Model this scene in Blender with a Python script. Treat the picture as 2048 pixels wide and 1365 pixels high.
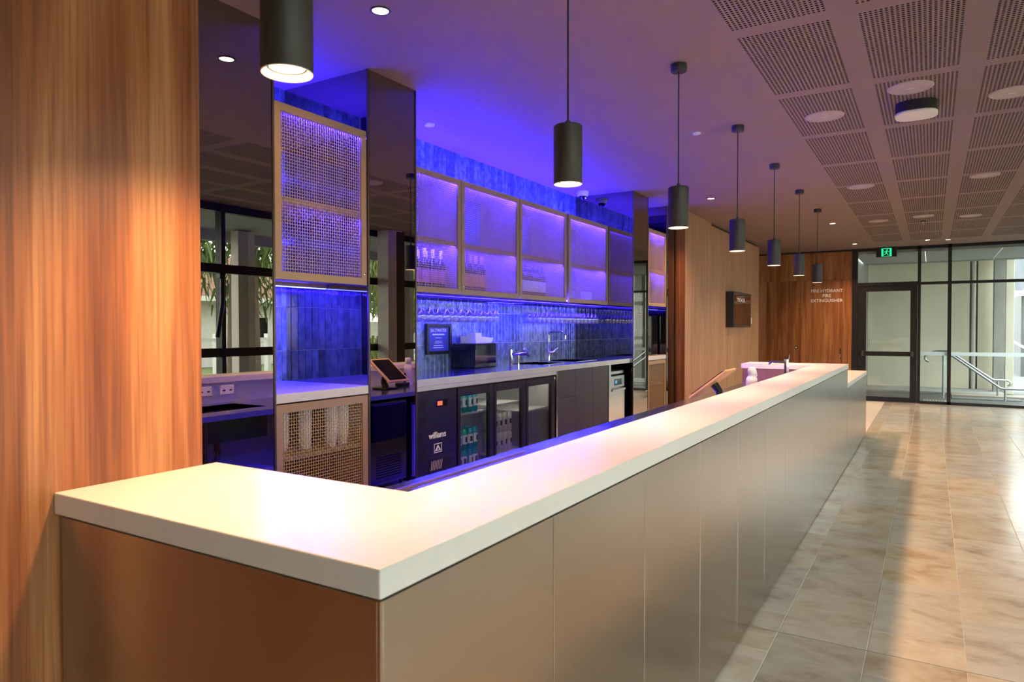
import bpy, bmesh, math, random
from mathutils import Vector, Matrix
random.seed(7)
S = bpy.context.scene
COL = S.collection
for o in list(bpy.data.objects): bpy.data.objects.remove(o)

# ------------------------------------------------------------------ camera
YAW, PITCH, ROLL, FPX = -0.543374, -0.018588, -0.001192, 1388.8
fw = Vector((math.sin(YAW)*math.cos(PITCH), math.cos(YAW)*math.cos(PITCH), math.sin(PITCH)))
rt = Vector((math.cos(YAW), -math.sin(YAW), 0)); up = rt.cross(fw)
r2 = rt*math.cos(ROLL)+up*math.sin(ROLL); u2 = -rt*math.sin(ROLL)+up*math.cos(ROLL)
cam = bpy.data.cameras.new('camera'); camo = bpy.data.objects.new('camera', cam); COL.objects.link(camo)
cam.sensor_fit = 'HORIZONTAL'; cam.sensor_width = 36; cam.lens = FPX*36/2048
cam.clip_start = .02; cam.clip_end = 300
Mx = Matrix((r2, u2, -fw)).transposed().to_4x4(); Mx.translation = (.7419, -.8244, 1.46)
camo.matrix_world = Mx
cam.dof.use_dof = True; cam.dof.focus_distance = 5.6; cam.dof.aperture_fstop = 7.0
S.camera = camo
# ------------------------------------------------------------------ world / exposure
S.view_settings.view_transform = 'Standard'; S.view_settings.look = 'None'
S.view_settings.gamma = 1; S.view_settings.use_curve_mapping = False
S.view_settings.exposure = 0.3
SKY = 8.2
w = bpy.data.worlds.new('overcast_sky'); S.world = w; w.use_nodes = True
nt = w.node_tree; nt.nodes.clear()
_o = nt.nodes.new('ShaderNodeOutputWorld'); _b = nt.nodes.new('ShaderNodeBackground')
_tc = nt.nodes.new('ShaderNodeTexCoord'); _sx = nt.nodes.new('ShaderNodeSeparateXYZ'); _rp = nt.nodes.new('ShaderNodeValToRGB')
nt.links.new(_tc.outputs['Generated'], _sx.inputs[0]); nt.links.new(_sx.outputs['Z'], _rp.inputs[0])
_rp.color_ramp.elements[0].color = (1, .985, .95, 1); _rp.color_ramp.elements[1].color = (.78, .90, 1, 1)
nt.links.new(_rp.outputs[0], _b.inputs[0]); _b.inputs[1].default_value = SKY; nt.links.new(_b.outputs[0], _o.inputs[0])

def area_light(name, loc, rot, sx, sy, energy, color, portal=False, shape='RECTANGLE', spread=180):
    l = bpy.data.lights.new(name, 'AREA'); l.shape = shape; l.size = sx
    if shape in ('RECTANGLE', 'ELLIPSE'): l.size_y = sy
    l.energy = energy; l.color = color; l.spread = math.radians(spread)
    if portal: l.cycles.is_portal = True
    o = bpy.data.objects.new(name, l); o.location = loc; o.rotation_euler = rot; COL.objects.link(o)
    return o
# daylight portals in the two glazed walls
area_light('window_portal', (2.62, 6.3, 1.5), (0, math.pi/2, 0), 3.0, 16.6, 1, (1, 1, 1), True)
area_light('window_portal', (.98, 14.72, 1.5), (-math.pi/2, 0, 0), 3.2, 3.0, 1, (1, 1, 1), True)

# ------------------------------------------------------------------ materials
MATS = {}
def L(n, a, b): n.links.new(a, b)
def base(name):
    m = bpy.data.materials.new(name); m.use_nodes = True; MATS[name] = m
    n = m.node_tree; p = n.nodes['Principled BSDF']; return m, n, p
def mat(name, col, rough=.5, metal=0, var=.06, scale=6, bump=0, bscale=40, emit=None, estr=0, spec=None, coat=0, stretch=(1, 1, 1), rvar=0):
    m, n, p = base(name)
    tc = n.nodes.new('ShaderNodeTexCoord'); mp = n.nodes.new('ShaderNodeMapping'); mp.inputs['Scale'].default_value = stretch
    L(n, tc.outputs['Object'], mp.inputs[0])
    nz = n.nodes.new('ShaderNodeTexNoise'); nz.inputs['Scale'].default_value = scale; nz.inputs['Detail'].default_value = 3
    L(n, mp.outputs[0], nz.inputs['Vector'])
    rp = n.nodes.new('ShaderNodeValToRGB')
    rp.color_ramp.elements[0].position = .3; rp.color_ramp.elements[1].position = .7
    rp.color_ramp.elements[0].color = tuple(c*(1-var) for c in col)+(1,)
    rp.color_ramp.elements[1].color = tuple(min(1, c*(1+var)) for c in col)+(1,)
    L(n, nz.outputs['Fac'], rp.inputs[0]); L(n, rp.outputs[0], p.inputs['Base Color'])
    p.inputs['Roughness'].default_value = rough; p.inputs['Metallic'].default_value = metal
    if rvar:
        mr = n.nodes.new('ShaderNodeMapRange'); mr.inputs['To Min'].default_value = rough-rvar; mr.inputs['To Max'].default_value = rough+rvar
        L(n, nz.outputs['Fac'], mr.inputs[0]); L(n, mr.outputs[0], p.inputs['Roughness'])
    if spec is not None: p.inputs['Specular IOR Level'].default_value = spec
    if coat: p.inputs['Coat Weight'].default_value = coat; p.inputs['Coat Roughness'].default_value = .05
    if bump:
        nb = n.nodes.new('ShaderNodeTexNoise'); nb.inputs['Scale'].default_value = bscale; nb.inputs['Detail'].default_value = 2
        L(n, mp.outputs[0], nb.inputs['Vector'])
        bp = n.nodes.new('ShaderNodeBump'); bp.inputs['Strength'].default_value = bump; bp.inputs['Distance'].default_value = .01
        L(n, nb.outputs['Fac'], bp.inputs['Height']); L(n, bp.outputs[0], p.inputs['Normal'])
    if emit: p.inputs['Emission Color'].default_value = emit+(1,); p.inputs['Emission Strength'].default_value = estr
    return m
def wood(name, dark, mid, light, rough=.42, fig=1.0, fine=1.0):
    m, n, p = base(name)
    tc = n.nodes.new('ShaderNodeTexCoord'); oi = n.nodes.new('ShaderNodeObjectInfo')
    ad = n.nodes.new('ShaderNodeVectorMath'); ad.operation = 'ADD'
    cm = n.nodes.new('ShaderNodeCombineXYZ'); mu = n.nodes.new('ShaderNodeMath'); mu.operation = 'MULTIPLY'; mu.inputs[1].default_value = 37
    L(n, oi.outputs['Random'], mu.inputs[0])
    for i in range(3): L(n, mu.outputs[0], cm.inputs[i])
    L(n, tc.outputs['Object'], ad.inputs[0]); L(n, cm.outputs[0], ad.inputs[1])
    m1 = n.nodes.new('ShaderNodeMapping'); m1.inputs['Scale'].default_value = (9*fig, 9*fig, .45*fig); L(n, ad.outputs[0], m1.inputs[0])
    n1 = n.nodes.new('ShaderNodeTexNoise'); n1.inputs['Scale'].default_value = 1; n1.inputs['Detail'].default_value = 4; n1.inputs['Distortion'].default_value = .7
    L(n, m1.outputs[0], n1.inputs['Vector'])
    m2 = n.nodes.new('ShaderNodeMapping'); m2.inputs['Scale'].default_value = (125*fine, 125*fine, 2.6); L(n, ad.outputs[0], m2.inputs[0])
    n2 = n.nodes.new('ShaderNodeTexNoise'); n2.inputs['Scale'].default_value = 1; n2.inputs['Detail'].default_value = 3; L(n, m2.outputs[0], n2.inputs['Vector'])
    r1 = n.nodes.new('ShaderNodeValToRGB'); e = r1.color_ramp.elements
    e[0].position = .33; e[0].color = dark+(1,); e[1].position = .68; e[1].color = light+(1,)
    k = e.new(.5); k.color = mid+(1,)
    L(n, n1.outputs['Fac'], r1.inputs[0])
    r2_ = n.nodes.new('ShaderNodeValToRGB'); r2_.color_ramp.elements[0].position = .3; r2_.color_ramp.elements[0].color = (.48, .39, .33, 1); r2_.color_ramp.elements[1].position = .6
    L(n, n2.outputs['Fac'], r2_.inputs[0])
    mx = n.nodes.new('ShaderNodeMix'); mx.data_type = 'RGBA'; mx.blend_type = 'MULTIPLY'; mx.inputs['Factor'].default_value = .75
    L(n, r1.outputs[0], mx.inputs['A']); L(n, r2_.outputs[0], mx.inputs['B']); L(n, mx.outputs['Result'], p.inputs['Base Color'])
    p.inputs['Roughness'].default_value = rough
    bp = n.nodes.new('ShaderNodeBump'); bp.inputs['Strength'].default_value = .08; bp.inputs['Distance'].default_value = .003
    L(n, n2.outputs['Fac'], bp.inputs['Height']); L(n, bp.outputs[0], p.inputs['Normal'])
    return m
def travertine(name):
    m, n, p = base(name)
    tc = n.nodes.new('ShaderNodeTexCoord'); oi = n.nodes.new('ShaderNodeObjectInfo')
    cm = n.nodes.new('ShaderNodeCombineXYZ'); mu = n.nodes.new('ShaderNodeMath'); mu.operation = 'MULTIPLY'; mu.inputs[1].default_value = 53
    L(n, oi.outputs['Random'], mu.inputs[0])
    for i in range(3): L(n, mu.outputs[0], cm.inputs[i])
    ad = n.nodes.new('ShaderNodeVectorMath'); ad.operation = 'ADD'; L(n, tc.outputs['Object'], ad.inputs[0]); L(n, cm.outputs[0], ad.inputs[1])
    mp = n.nodes.new('ShaderNodeMapping'); mp.inputs['Scale'].default_value = (2.4, 3.4, 3); L(n, ad.outputs[0], mp.inputs[0])
    n1 = n.nodes.new('ShaderNodeTexNoise'); n1.inputs['Scale'].default_value = 1.7; n1.inputs['Detail'].default_value = 9; n1.inputs['Roughness'].default_value = .66; n1.inputs['Distortion'].default_value = .35
    L(n, mp.outputs[0], n1.inputs['Vector'])
    r1 = n.nodes.new('ShaderNodeValToRGB'); e = r1.color_ramp.elements
    e[0].position = .26; e[0].color = (.38, .25, .15, 1); e[1].position = .75; e[1].color = (.74, .65, .53, 1)
    k = e.new(.44); k.color = (.59, .47, .345, 1); k = e.new(.56); k.color = (.67, .56, .43, 1)
    L(n, n1.outputs['Fac'], r1.inputs[0])
    hs = n.nodes.new('ShaderNodeHueSaturation'); mr = n.nodes.new('ShaderNodeMapRange')
    mr.inputs['To Min'].default_value = .84; mr.inputs['To Max'].default_value = 1.08
    m5 = n.nodes.new('ShaderNodeMath'); m5.operation = 'FRACT'; m6 = n.nodes.new('ShaderNodeMath'); m6.operation = 'MULTIPLY'; m6.inputs[1].default_value = 7.31
    L(n, oi.outputs['Random'], m6.inputs[0]); L(n, m6.outputs[0], m5.inputs[0]); m7 = n.nodes.new('ShaderNodeMapRange'); m7.inputs['To Min'].default_value = .55; m7.inputs['To Max'].default_value = 1.15
    L(n, m5.outputs[0], m7.inputs[0]); L(n, m7.outputs[0], hs.inputs['Saturation'])
    L(n, oi.outputs['Random'], mr.inputs[0]); L(n, mr.outputs[0], hs.inputs['Value']); L(n, r1.outputs[0], hs.inputs['Color'])
    L(n, hs.outputs[0], p.inputs['Base Color'])
    p.inputs['Roughness'].default_value = .2
    n3 = n.nodes.new('ShaderNodeTexNoise'); n3.inputs['Scale'].default_value = 22; L(n, tc.outputs['Object'], n3.inputs['Vector'])
    m3 = n.nodes.new('ShaderNodeMapRange'); m3.inputs['To Min'].default_value = .12; m3.inputs['To Max'].default_value = .27
    L(n, n3.outputs['Fac'], m3.inputs[0]); L(n, m3.outputs[0], p.inputs['Roughness'])
    return m
def glaze(name):
    m, n, p = base(name)
    tc = n.nodes.new('ShaderNodeTexCoord'); oi = n.nodes.new('ShaderNodeObjectInfo')
    cm = n.nodes.new('ShaderNodeCombineXYZ'); mu = n.nodes.new('ShaderNodeMath'); mu.operation = 'MULTIPLY'; mu.inputs[1].default_value = 91
    L(n, oi.outputs['Random'], mu.inputs[0])
    for i in range(3): L(n, mu.outputs[0], cm.inputs[i])
    ad = n.nodes.new('ShaderNodeVectorMath'); ad.operation = 'ADD'; L(n, tc.outputs['Object'], ad.inputs[0]); L(n, cm.outputs[0], ad.inputs[1])
    n1 = n.nodes.new('ShaderNodeTexNoise'); n1.inputs['Scale'].default_value = 16; n1.inputs['Detail'].default_value = 4; L(n, ad.outputs[0], n1.inputs['Vector'])
    r1 = n.nodes.new('ShaderNodeValToRGB'); e = r1.color_ramp.elements
    e[0].position = .35; e[0].color = (.06, .10, .13, 1); e[1].position = .72; e[1].color = (.20, .27, .30, 1)
    L(n, n1.outputs['Fac'], r1.inputs[0])
    hs = n.nodes.new('ShaderNodeHueSaturation'); mr = n.nodes.new('ShaderNodeMapRange'); mr.inputs['To Min'].default_value = .6; mr.inputs['To Max'].default_value = 1.3
    L(n, oi.outputs['Random'], mr.inputs[0]); L(n, mr.outputs[0], hs.inputs['Value']); L(n, r1.outputs[0], hs.inputs['Color']); L(n, hs.outputs[0], p.inputs['Base Color'])
    p.inputs['Roughness'].default_value = .12; p.inputs['Specular IOR Level'].default_value = .65
    n2 = n.nodes.new('ShaderNodeTexNoise'); n2.inputs['Scale'].default_value = 30; n2.inputs['Detail'].default_value = 2; L(n, ad.outputs[0], n2.inputs['Vector'])
    bp = n.nodes.new('ShaderNodeBump'); bp.inputs['Strength'].default_value = .35; bp.inputs['Distance'].default_value = .004
    L(n, n2.outputs['Fac'], bp.inputs['Height']); L(n, bp.outputs[0], p.inputs['Normal'])
    return m
def thin_glass(name, tint=(1, 1, 1), ior=1.5, rough=0.0, boost=1.0):
    m = bpy.data.materials.new(name); m.use_nodes = True; MATS[name] = m; n = m.node_tree; n.nodes.clear()
    o = n.nodes.new('ShaderNodeOutputMaterial'); mx = n.nodes.new('ShaderNodeMixShader')
    tr = n.nodes.new('ShaderNodeBsdfTransparent'); tr.inputs[0].default_value = tint+(1,)
    gl = n.nodes.new('ShaderNodeBsdfGlossy'); gl.inputs['Roughness'].default_value = rough
    fr = n.nodes.new('ShaderNodeLayerWeight'); fr.inputs['Blend'].default_value = .5
    pw_ = n.nodes.new('ShaderNodeMath'); pw_.operation = 'POWER'; pw_.inputs[1].default_value = 5 if boost == 1 else 1.5
    mu = n.nodes.new('ShaderNodeMath'); mu.operation = 'MULTIPLY_ADD'; mu.inputs[1].default_value = .95; mu.inputs[2].default_value = .04*boost; mu.use_clamp = True
    L(n, fr.outputs['Facing'], pw_.inputs[0]); L(n, pw_.outputs[0], mu.inputs[0]); L(n, mu.outputs[0], mx.inputs[0]); L(n, tr.outputs[0], mx.inputs[1]); L(n, gl.outputs[0], mx.inputs[2])
    if boost > 1:
        df = n.nodes.new('ShaderNodeBsdfTranslucent'); m2 = n.nodes.new('ShaderNodeMixShader'); m2.inputs[0].default_value = .05
        L(n, mx.outputs[0], m2.inputs[1]); L(n, df.outputs[0], m2.inputs[2]); L(n, m2.outputs[0], o.inputs[0])
    else: L(n, mx.outputs[0], o.inputs[0])
    return m
def frosted(name):
    m = bpy.data.materials.new(name); m.use_nodes = True; MATS[name] = m; n = m.node_tree; n.nodes.clear()
    o = n.nodes.new('ShaderNodeOutputMaterial'); mx = n.nodes.new('ShaderNodeMixShader'); mx.inputs[0].default_value = .35
    tr = n.nodes.new('ShaderNodeBsdfTranslucent'); tr.inputs[0].default_value = (.9, .95, .96, 1); tp = n.nodes.new('ShaderNodeBsdfTransparent')
    L(n, tr.outputs[0], mx.inputs[1]); L(n, tp.outputs[0], mx.inputs[2]); L(n, mx.outputs[0], o.inputs[0]); return m
def emit(name, col, s):
    m = bpy.data.materials.new(name); m.use_nodes = True; MATS[name] = m; n = m.node_tree; n.nodes.clear()
    o = n.nodes.new('ShaderNodeOutputMaterial'); e = n.nodes.new('ShaderNodeEmission'); e.inputs[0].default_value = col+(1,); e.inputs[1].default_value = s
    L(n, e.outputs[0], o.inputs[0]); return m

LEDC = (.020, .010, 1.0)
WARM = (1.0, .60, .32)
wood('wood_near', (.145, .038, .009), (.29, .102, .030), (.47, .225, .088), .42, .85)
wood('wood_far', (.24, .075, .018), (.38, .145, .04), (.50, .22, .07), .42, 1.3)
wood('wood_side', (.40, .20, .095), (.48, .26, .135), (.55, .31, .17), .45, 1.6)
travertine('travertine'); glaze('tile_glaze')
mat('grout', (.74, .69, .61), .7); mat('tile_grout', (.62, .63, .64), .8); mat('movement_joint', (.25, .22, .19), .7)
mat('solid_surface', (.66, .63, .58), .30, var=.02, scale=30, spec=.4)
mat('bronze_panel', (.42, .36, .30), .23, 1, var=.03, scale=2.5, stretch=(1, 1, .25), rvar=.02)
mat('bronze_edge', (.45, .34, .24), .3, 1)
mat('dark_mirror', (.32, .285, .26), .0, 1, var=.01)
mat('edge_trim', (.16, .115, .085), .35, .8)
mat('champagne', (.40, .265, .14), .42, .25, var=.04)
mat('wire', (.60, .41, .21), .35, .45)
mat('ceiling_paint', (.29, .195, .16), .75, var=.03, scale=3)
mat('felt', (.012, .010, .010), .95)
mat('steel', (.62, .62, .60), .2, 1, var=.04, scale=3, bump=.02, bscale=5, rvar=.05)
mat('steel_bench', (.66, .66, .65), .17, 1, var=.03, bump=.10, bscale=9, rvar=.05)
mat('steel_edge', (.78, .77, .74), .42, 1, var=.05, scale=2, stretch=(1, 1.5, 1)); mat('maroon_panel', (.17, .085, .07), .5)
mat('chrome', (.85, .85, .85), .06, 1, var=.01)
mat('black_matte', (.018, .016, .015), .55); mat('black_plastic', (.014, .013, .013), .28); mat('black_gloss', (.008, .008, .010), .05)
mat('black_frame', (.010, .010, .010), .4)
mat('pendant_black', (.035, .030, .026), .5, bump=.05, bscale=300)
mat('baffle', (.80, .72, .60), .5); emit('lamp_glow', (1.0, .80, .52), 22); emit('downlight_glow', (1.0, .82, .62), 9)
emit('led_blue', LEDC, 900); emit('led_inner', LEDC, 1500); emit('led_bar', (.06, .08, 1.0), 14)
mat('charcoal', (.060, .055, .052), .45, var=.12, scale=60)
mat('white_plastic', (.78, .76, .73), .4); mat('cream_paint', (.86, .80, .64), .7, var=.06, scale=1.2)
mat('grey_plastic', (.30, .28, .26), .5); mat('speaker_grille', (.50, .40, .34), .6)
mat('paper', (.82, .80, .80), .8); mat('print_white', (.85, .85, .88), .6); mat('poster', (.055, .075, .22), .35)
thin_glass('glass', (.93, .97, .95)); thin_glass('fridge_glass', (.80, .82, .84)); thin_glass('stemware', (.93, .94, .96), 1.5, .06, 2.8)
frosted('frosted_film')
mat('bottle_glass', (.012, .016, .012), .06, coat=.5); mat('label_rose', (.62, .16, .26), .6); mat('label_white', (.80, .79, .76), .6); mat('label_amber', (.62, .27, .08), .5)
mat('capsule_white', (.82, .80, .76), .45); mat('capsule_copper', (.60, .22, .07), .35, .4); mat('capsule_black', (.02, .02, .022), .4)
mat('can_teal', (.02, .36, .42), .28, .3); mat('can_green', (.03, .42, .16), .28, .3); mat('can_cream', (.66, .63, .50), .3, .2); mat('ink', (.02, .02, .025), .5)
mat('fridge_lining', (.58, .57, .53), .4); emit('fridge_light', (1, .93, .78), 20)
mat('exit_black', (.012, .012, .012), .4); emit('exit_green', (.02, .60, .24), 1.25); emit('display_red', (1, .12, .06), 1.5); emit('display_blue', (.15, .5, 1), .8)
mat('cup_white', (.88, .87, .85), .6); mat('cardboard', (.42, .27, .15), .8); mat('red_print', (.6, .05, .03), .6); mat('bar_floor', (.05, .045, .042), .5)
mat('lilac_plastic', (.62, .58, .62), .4); mat('tan_leather', (.52, .30, .13), .5)
mat('concrete', (.40, .39, .36), .85, var=.12, scale=2.5); mat('paving', (.12, .118, .11), .9, var=.1, scale=5); mat('pebble', (.36, .31, .24), .9, var=.45, scale=60)
mat('soffit', (.42, .42, .40), .8); mat('galv', (.52, .56, .60), .35, .9); mat('roof_metal', (.085, .088, .09), .7, 0, spec=.1); mat('shed_wall', (.08, .08, .078), .8); mat('shed_door', (.11, .11, .11), .6)
mat('white_render', (.74, .73, .69), .8); mat('door_white', (.78, .78, .76), .6); mat('roof_tile', (.24, .12, .075), .8, var=.25, scale=8); mat('column_white', (.62, .58, .50), .7)
mat('column_brown', (.085, .06, .042), .6); mat('bark', (.12, .08, .055), .9, var=.4, scale=20); mat('leaf', (.10, .16, .035), .6, var=.5, scale=3); mat('leaf_light', (.19, .24, .06), .6, var=.4, scale=3)
mat('grass', (.16, .20, .07), .9, var=.3, scale=1); mat('asphalt', (.16, .16, .16), .9, var=.15); mat('car_paint', (.50, .56, .62), .2, .5, coat=.6); mat('rubber', (.015, .015, .015), .7); mat('tactile', (.30, .31, .31), .6)
mat('plum_wall', (.10, .075, .07), .6)

# ------------------------------------------------------------------ mesh helpers
class MB:
    def __init__(s): s.v = []; s.f = []; s.m = []; s.mi = 0
    def add(s, vs, fs):
        k = len(s.v); s.v += [tuple(x) for x in vs]
        for f in fs: s.f.append(tuple(i+k for i in f)); s.m.append(s.mi)
        return s
    def box(s, x0, x1, y0, y1, z0, z1):
        return s.add([(x0,y0,z0),(x1,y0,z0),(x1,y1,z0),(x0,y1,z0),(x0,y0,z1),(x1,y0,z1),(x1,y1,z1),(x0,y1,z1)],
                     [(0,3,2,1),(4,5,6,7),(0,1,5,4),(1,2,6,5),(2,3,7,6),(3,0,4,7)])
    def rbox(s, x0, x1, y0, y1, z0, z1, r=.004, seg=2):
        bm = bmesh.new(); bmesh.ops.create_cube(bm, size=1)
        for v in bm.verts: v.co = Vector(((x0+x1)/2+v.co.x*(x1-x0), (y0+y1)/2+v.co.y*(y1-y0), (z0+z1)/2+v.co.z*(z1-z0)))
        bmesh.ops.bevel(bm, geom=bm.edges[:], offset=r, segments=seg, affect='EDGES', profile=.5)
        bm.verts.index_update(); s.add([v.co for v in bm.verts], [[v.index for v in f.verts] for f in bm.faces]); bm.free(); return s
    def lathe(s, prof, c=(0,0,0), n=24, axis='z', cap0=True, cap1=True):
        vs = []; fs = []; k = len(prof)
        for i in range(n):
            a = 2*math.pi*i/n; ca, sa = math.cos(a), math.sin(a)
            for r, h in prof:
                p = {'z': (r*ca, r*sa, h), 'x': (h, r*ca, r*sa), 'y': (r*sa, h, r*ca)}[axis]
                vs.append((c[0]+p[0], c[1]+p[1], c[2]+p[2]))
        for i in range(n):
            j = (i+1) % n
            for q in range(k-1): fs.append((i*k+q, j*k+q, j*k+q+1, i*k+q+1))
        if cap0 and prof[0][0] > 1e-6: fs.append(tuple(i*k for i in range(n))[::-1])
        if cap1 and prof[-1][0] > 1e-6: fs.append(tuple(i*k+k-1 for i in range(n)))
        return s.add(vs, fs)
    def cyl(s, c, r, h, axis='z', n=20, r1=None): return s.lathe([(r, 0), (r if r1 is None else r1, h)], c, n, axis)
    def tube(s, pts, r, n=8, cap=True):
        pts = [Vector(p) for p in pts]; vs = []; fs = []; pn = None
        for i, p in enumerate(pts):
            d = (pts[min(i+1, len(pts)-1)]-pts[max(i-1, 0)]).normalized()
            if pn is None: a = Vector((0,0,1)) if abs(d.z) < .9 else Vector((1,0,0)); u = d.cross(a).normalized()
            else: u = (pn-d*pn.dot(d)).normalized()
            pn = u; w_ = d.cross(u)
            rr = r[i] if isinstance(r, (list, tuple)) else r
            for q in range(n): t = 2*math.pi*q/n; vs.append(p+u*rr*math.cos(t)+w_*rr*math.sin(t))
        for i in range(len(pts)-1):
            for q in range(n): z = (q+1) % n; fs.append((i*n+q, i*n+z, (i+1)*n+z, (i+1)*n+q))
        if cap: fs.append(tuple(range(n))[::-1]); fs.append(tuple((len(pts)-1)*n+q for q in range(n)))
        return s.add(vs, fs)
    def prism(s, poly, axis, a, b):
        n = len(poly); vs = []
        for h in (a, b):
            for p, q in poly: vs.append({'x': (h, p, q), 'y': (p, h, q), 'z': (p, q, h)}[axis])
        return s.add(vs, [tuple(range(n)), tuple(range(n, 2*n))[::-1]]+[(i, i+n, (i+1) % n+n, (i+1) % n) for i in range(n)])
    def quad(s, a, b, c, d): return s.add([a, b, c, d], [(0,1,2,3)])
WL = {}
def wl(p): return WL.get(p.name, Vector((0,0,0))) if p else Vector((0,0,0))
def mesh_of(name, b, mats, off=Vector((0,0,0)), smooth=False):
    me = bpy.data.meshes.new(name); me.from_pydata([(v[0]-off.x, v[1]-off.y, v[2]-off.z) for v in b.v], [], b.f)
    ms = mats if isinstance(mats, (list, tuple)) else [mats]
    for m in ms: me.materials.append(MATS[m])
    if len(ms) > 1: me.polygons.foreach_set('material_index', b.m)
    bm = bmesh.new(); bm.from_mesh(me); bmesh.ops.recalc_face_normals(bm, faces=bm.faces); bm.to_mesh(me); bm.free()
    if smooth:
        me.polygons.foreach_set('use_smooth', [True]*len(me.polygons))
        try: me.set_sharp_from_angle(angle=math.radians(40))
        except Exception: pass
    me.update(); return me
def obj(name, b, mats, parent=None, smooth=False, origin=None):
    """world-coordinate geometry -> one object, parented to its thing"""
    pl = wl(parent); og = Vector(origin) if origin is not None else pl
    me = mesh_of(name, b, mats, og, smooth)
    o = bpy.data.objects.new(name, me); COL.objects.link(o); o.location = og-pl if parent else og
    if parent: o.parent = parent
    WL[o.name] = og; return o
def inst(name, me, loc, parent=None, rot=(0,0,0), scale=(1,1,1)):
    o = bpy.data.objects.new(name, me); COL.objects.link(o); o.location = Vector(loc)-wl(parent); o.rotation_euler = rot; o.scale = scale
    if parent: o.parent = parent
    WL[o.name] = Vector(loc); return o
def tag(o, label, cat=None, group=None, kind=None):
    o['label'] = label
    if cat: o['category'] = cat
    if group: o['group'] = group
    if kind: o['kind'] = kind
    return o
def thing(name, label, cat, loc=(0,0,0), group=None, kind=None):
    o = bpy.data.objects.new(name, None); COL.objects.link(o); o.location = loc; o.empty_display_size = .05; WL[o.name] = Vector(loc)
    return tag(o, label, cat, group, kind)
def copy_tree(o, loc, rotz=0, label=None, group=None, parent=None):
    c = o.copy(); COL.objects.link(c)
    if parent is None:
        c.location = loc; c.rotation_euler = (0,0,rotz); WL[c.name] = Vector(loc)
        if label: c['label'] = label
        if group: c['group'] = group
    else: c.parent = parent
    for ch in o.children: copy_tree(ch, None, parent=c)
    return c
def text_mesh(name, body, size, mats, origin, ux, uy, parent, align='CENTER', extrude=.001, bold=0):
    cu = bpy.data.curves.new(name, 'FONT'); cu.body = body; cu.size = size; cu.align_x = align; cu.extrude = extrude; cu.offset = bold
    t = bpy.data.objects.new(name, cu); COL.objects.link(t); bpy.context.view_layer.update()
    me = bpy.data.meshes.new_from_object(t.evaluated_get(bpy.context.evaluated_depsgraph_get()))
    bpy.data.objects.remove(t); me.materials.clear(); me.materials.append(MATS[mats])
    ux, uy = Vector(ux), Vector(uy); uz = ux.cross(uy)
    off = Vector(origin)-wl(parent)
    for v in me.vertices: c = v.co.copy(); v.co = ux*c.x+uy*c.y+uz*c.z+off
    o = bpy.data.objects.new(name, me); COL.objects.link(o); o.parent = parent; WL[o.name] = wl(parent); return o

# ------------------------------------------------------------------ constants
ZC, XP, XW, XR, YG, YN = 3.03, -2.19, -2.92, 2.58, 14.66, -4.0
TOP, SLAB = 1.079, .05

# ================================================================== STRUCTURE
# floor: grout bed + separate travertine tiles
fl = obj('floor', MB().box(-1.05, XR+.1, YN, YG, -.06, -.0013), 'grout'); tag(fl, 'polished travertine tile floor in front of the bar', 'floor', kind='structure')
tile_cache = {}
def floor_tile(x0, x1, y0, y1):
    k = (round(x1-x0, 3), round(y1-y0, 3))
    if k not in tile_cache:
        b = MB().rbox(-(x1-x0)/2, (x1-x0)/2, -(y1-y0)/2, (y1-y0)/2, -.012, 0, .0012, 1); tile_cache[k] = mesh_of('floor_tile', b, 'travertine')
    inst('floor_tile', tile_cache[k], ((x0+x1)/2, (y0+y1)/2, random.uniform(-.0003, .0003)), fl, rot=(random.uniform(-.0006, .0006), random.uniform(-.0006, .0006), 0))
cols = [(-1.0, -.635), (-.635, -.255), (-.255, .125), (.125, .505), (.505, .885), (.885, 1.265), (1.265, 1.645), (1.645, 2.025), (2.025, 2.405), (2.405, 2.60)]
MJ = 2.67
for ci, (a, b_) in enumerate(cols):
    off = 3.30 if ci % 2 == 1 else 2.92
    ys = [MJ+.004]; y = off
    while y < YG: ys.append(y) if y > MJ+.05 else None; y += .78
    ys.append(YG)
    for i in range(len(ys)-1):
        if ci <= 1 and True: continue
        aa = a
        if ci == 2: aa = -.03
        floor_tile(aa+.0015, b_-.0015, ys[i]+.0015, ys[i+1]-.0015)
    y = MJ-.004; off2 = [.24, .63][ci % 2 == 1]; first = True
    while y > -2.2:
        ny = MJ-off2 if first else y-.78; first = False
        if not (ci <= 1 and ny > .1):
            aa = a if ny < -.3 or ci > 2 else (-.03 if ci == 2 else a)
            if not (ci < 2 and y > 0): floor_tile(aa+.0015, b_-.0015, ny+.0015, y-.0015)
        y = ny
obj('movement_joint', MB().box(-.03, XR, MJ-.003, MJ+.003, -.0013, -.0006), 'movement_joint', fl)
tag(obj('floor', MB().box(-3.3, -1.06, YN, YG, -.06, 0).box(-1.06, -.06, 0.02, 10, -.05, -.002), 'bar_floor'), 'dark vinyl floor behind the bar counter', 'floor', kind='structure')

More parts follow.
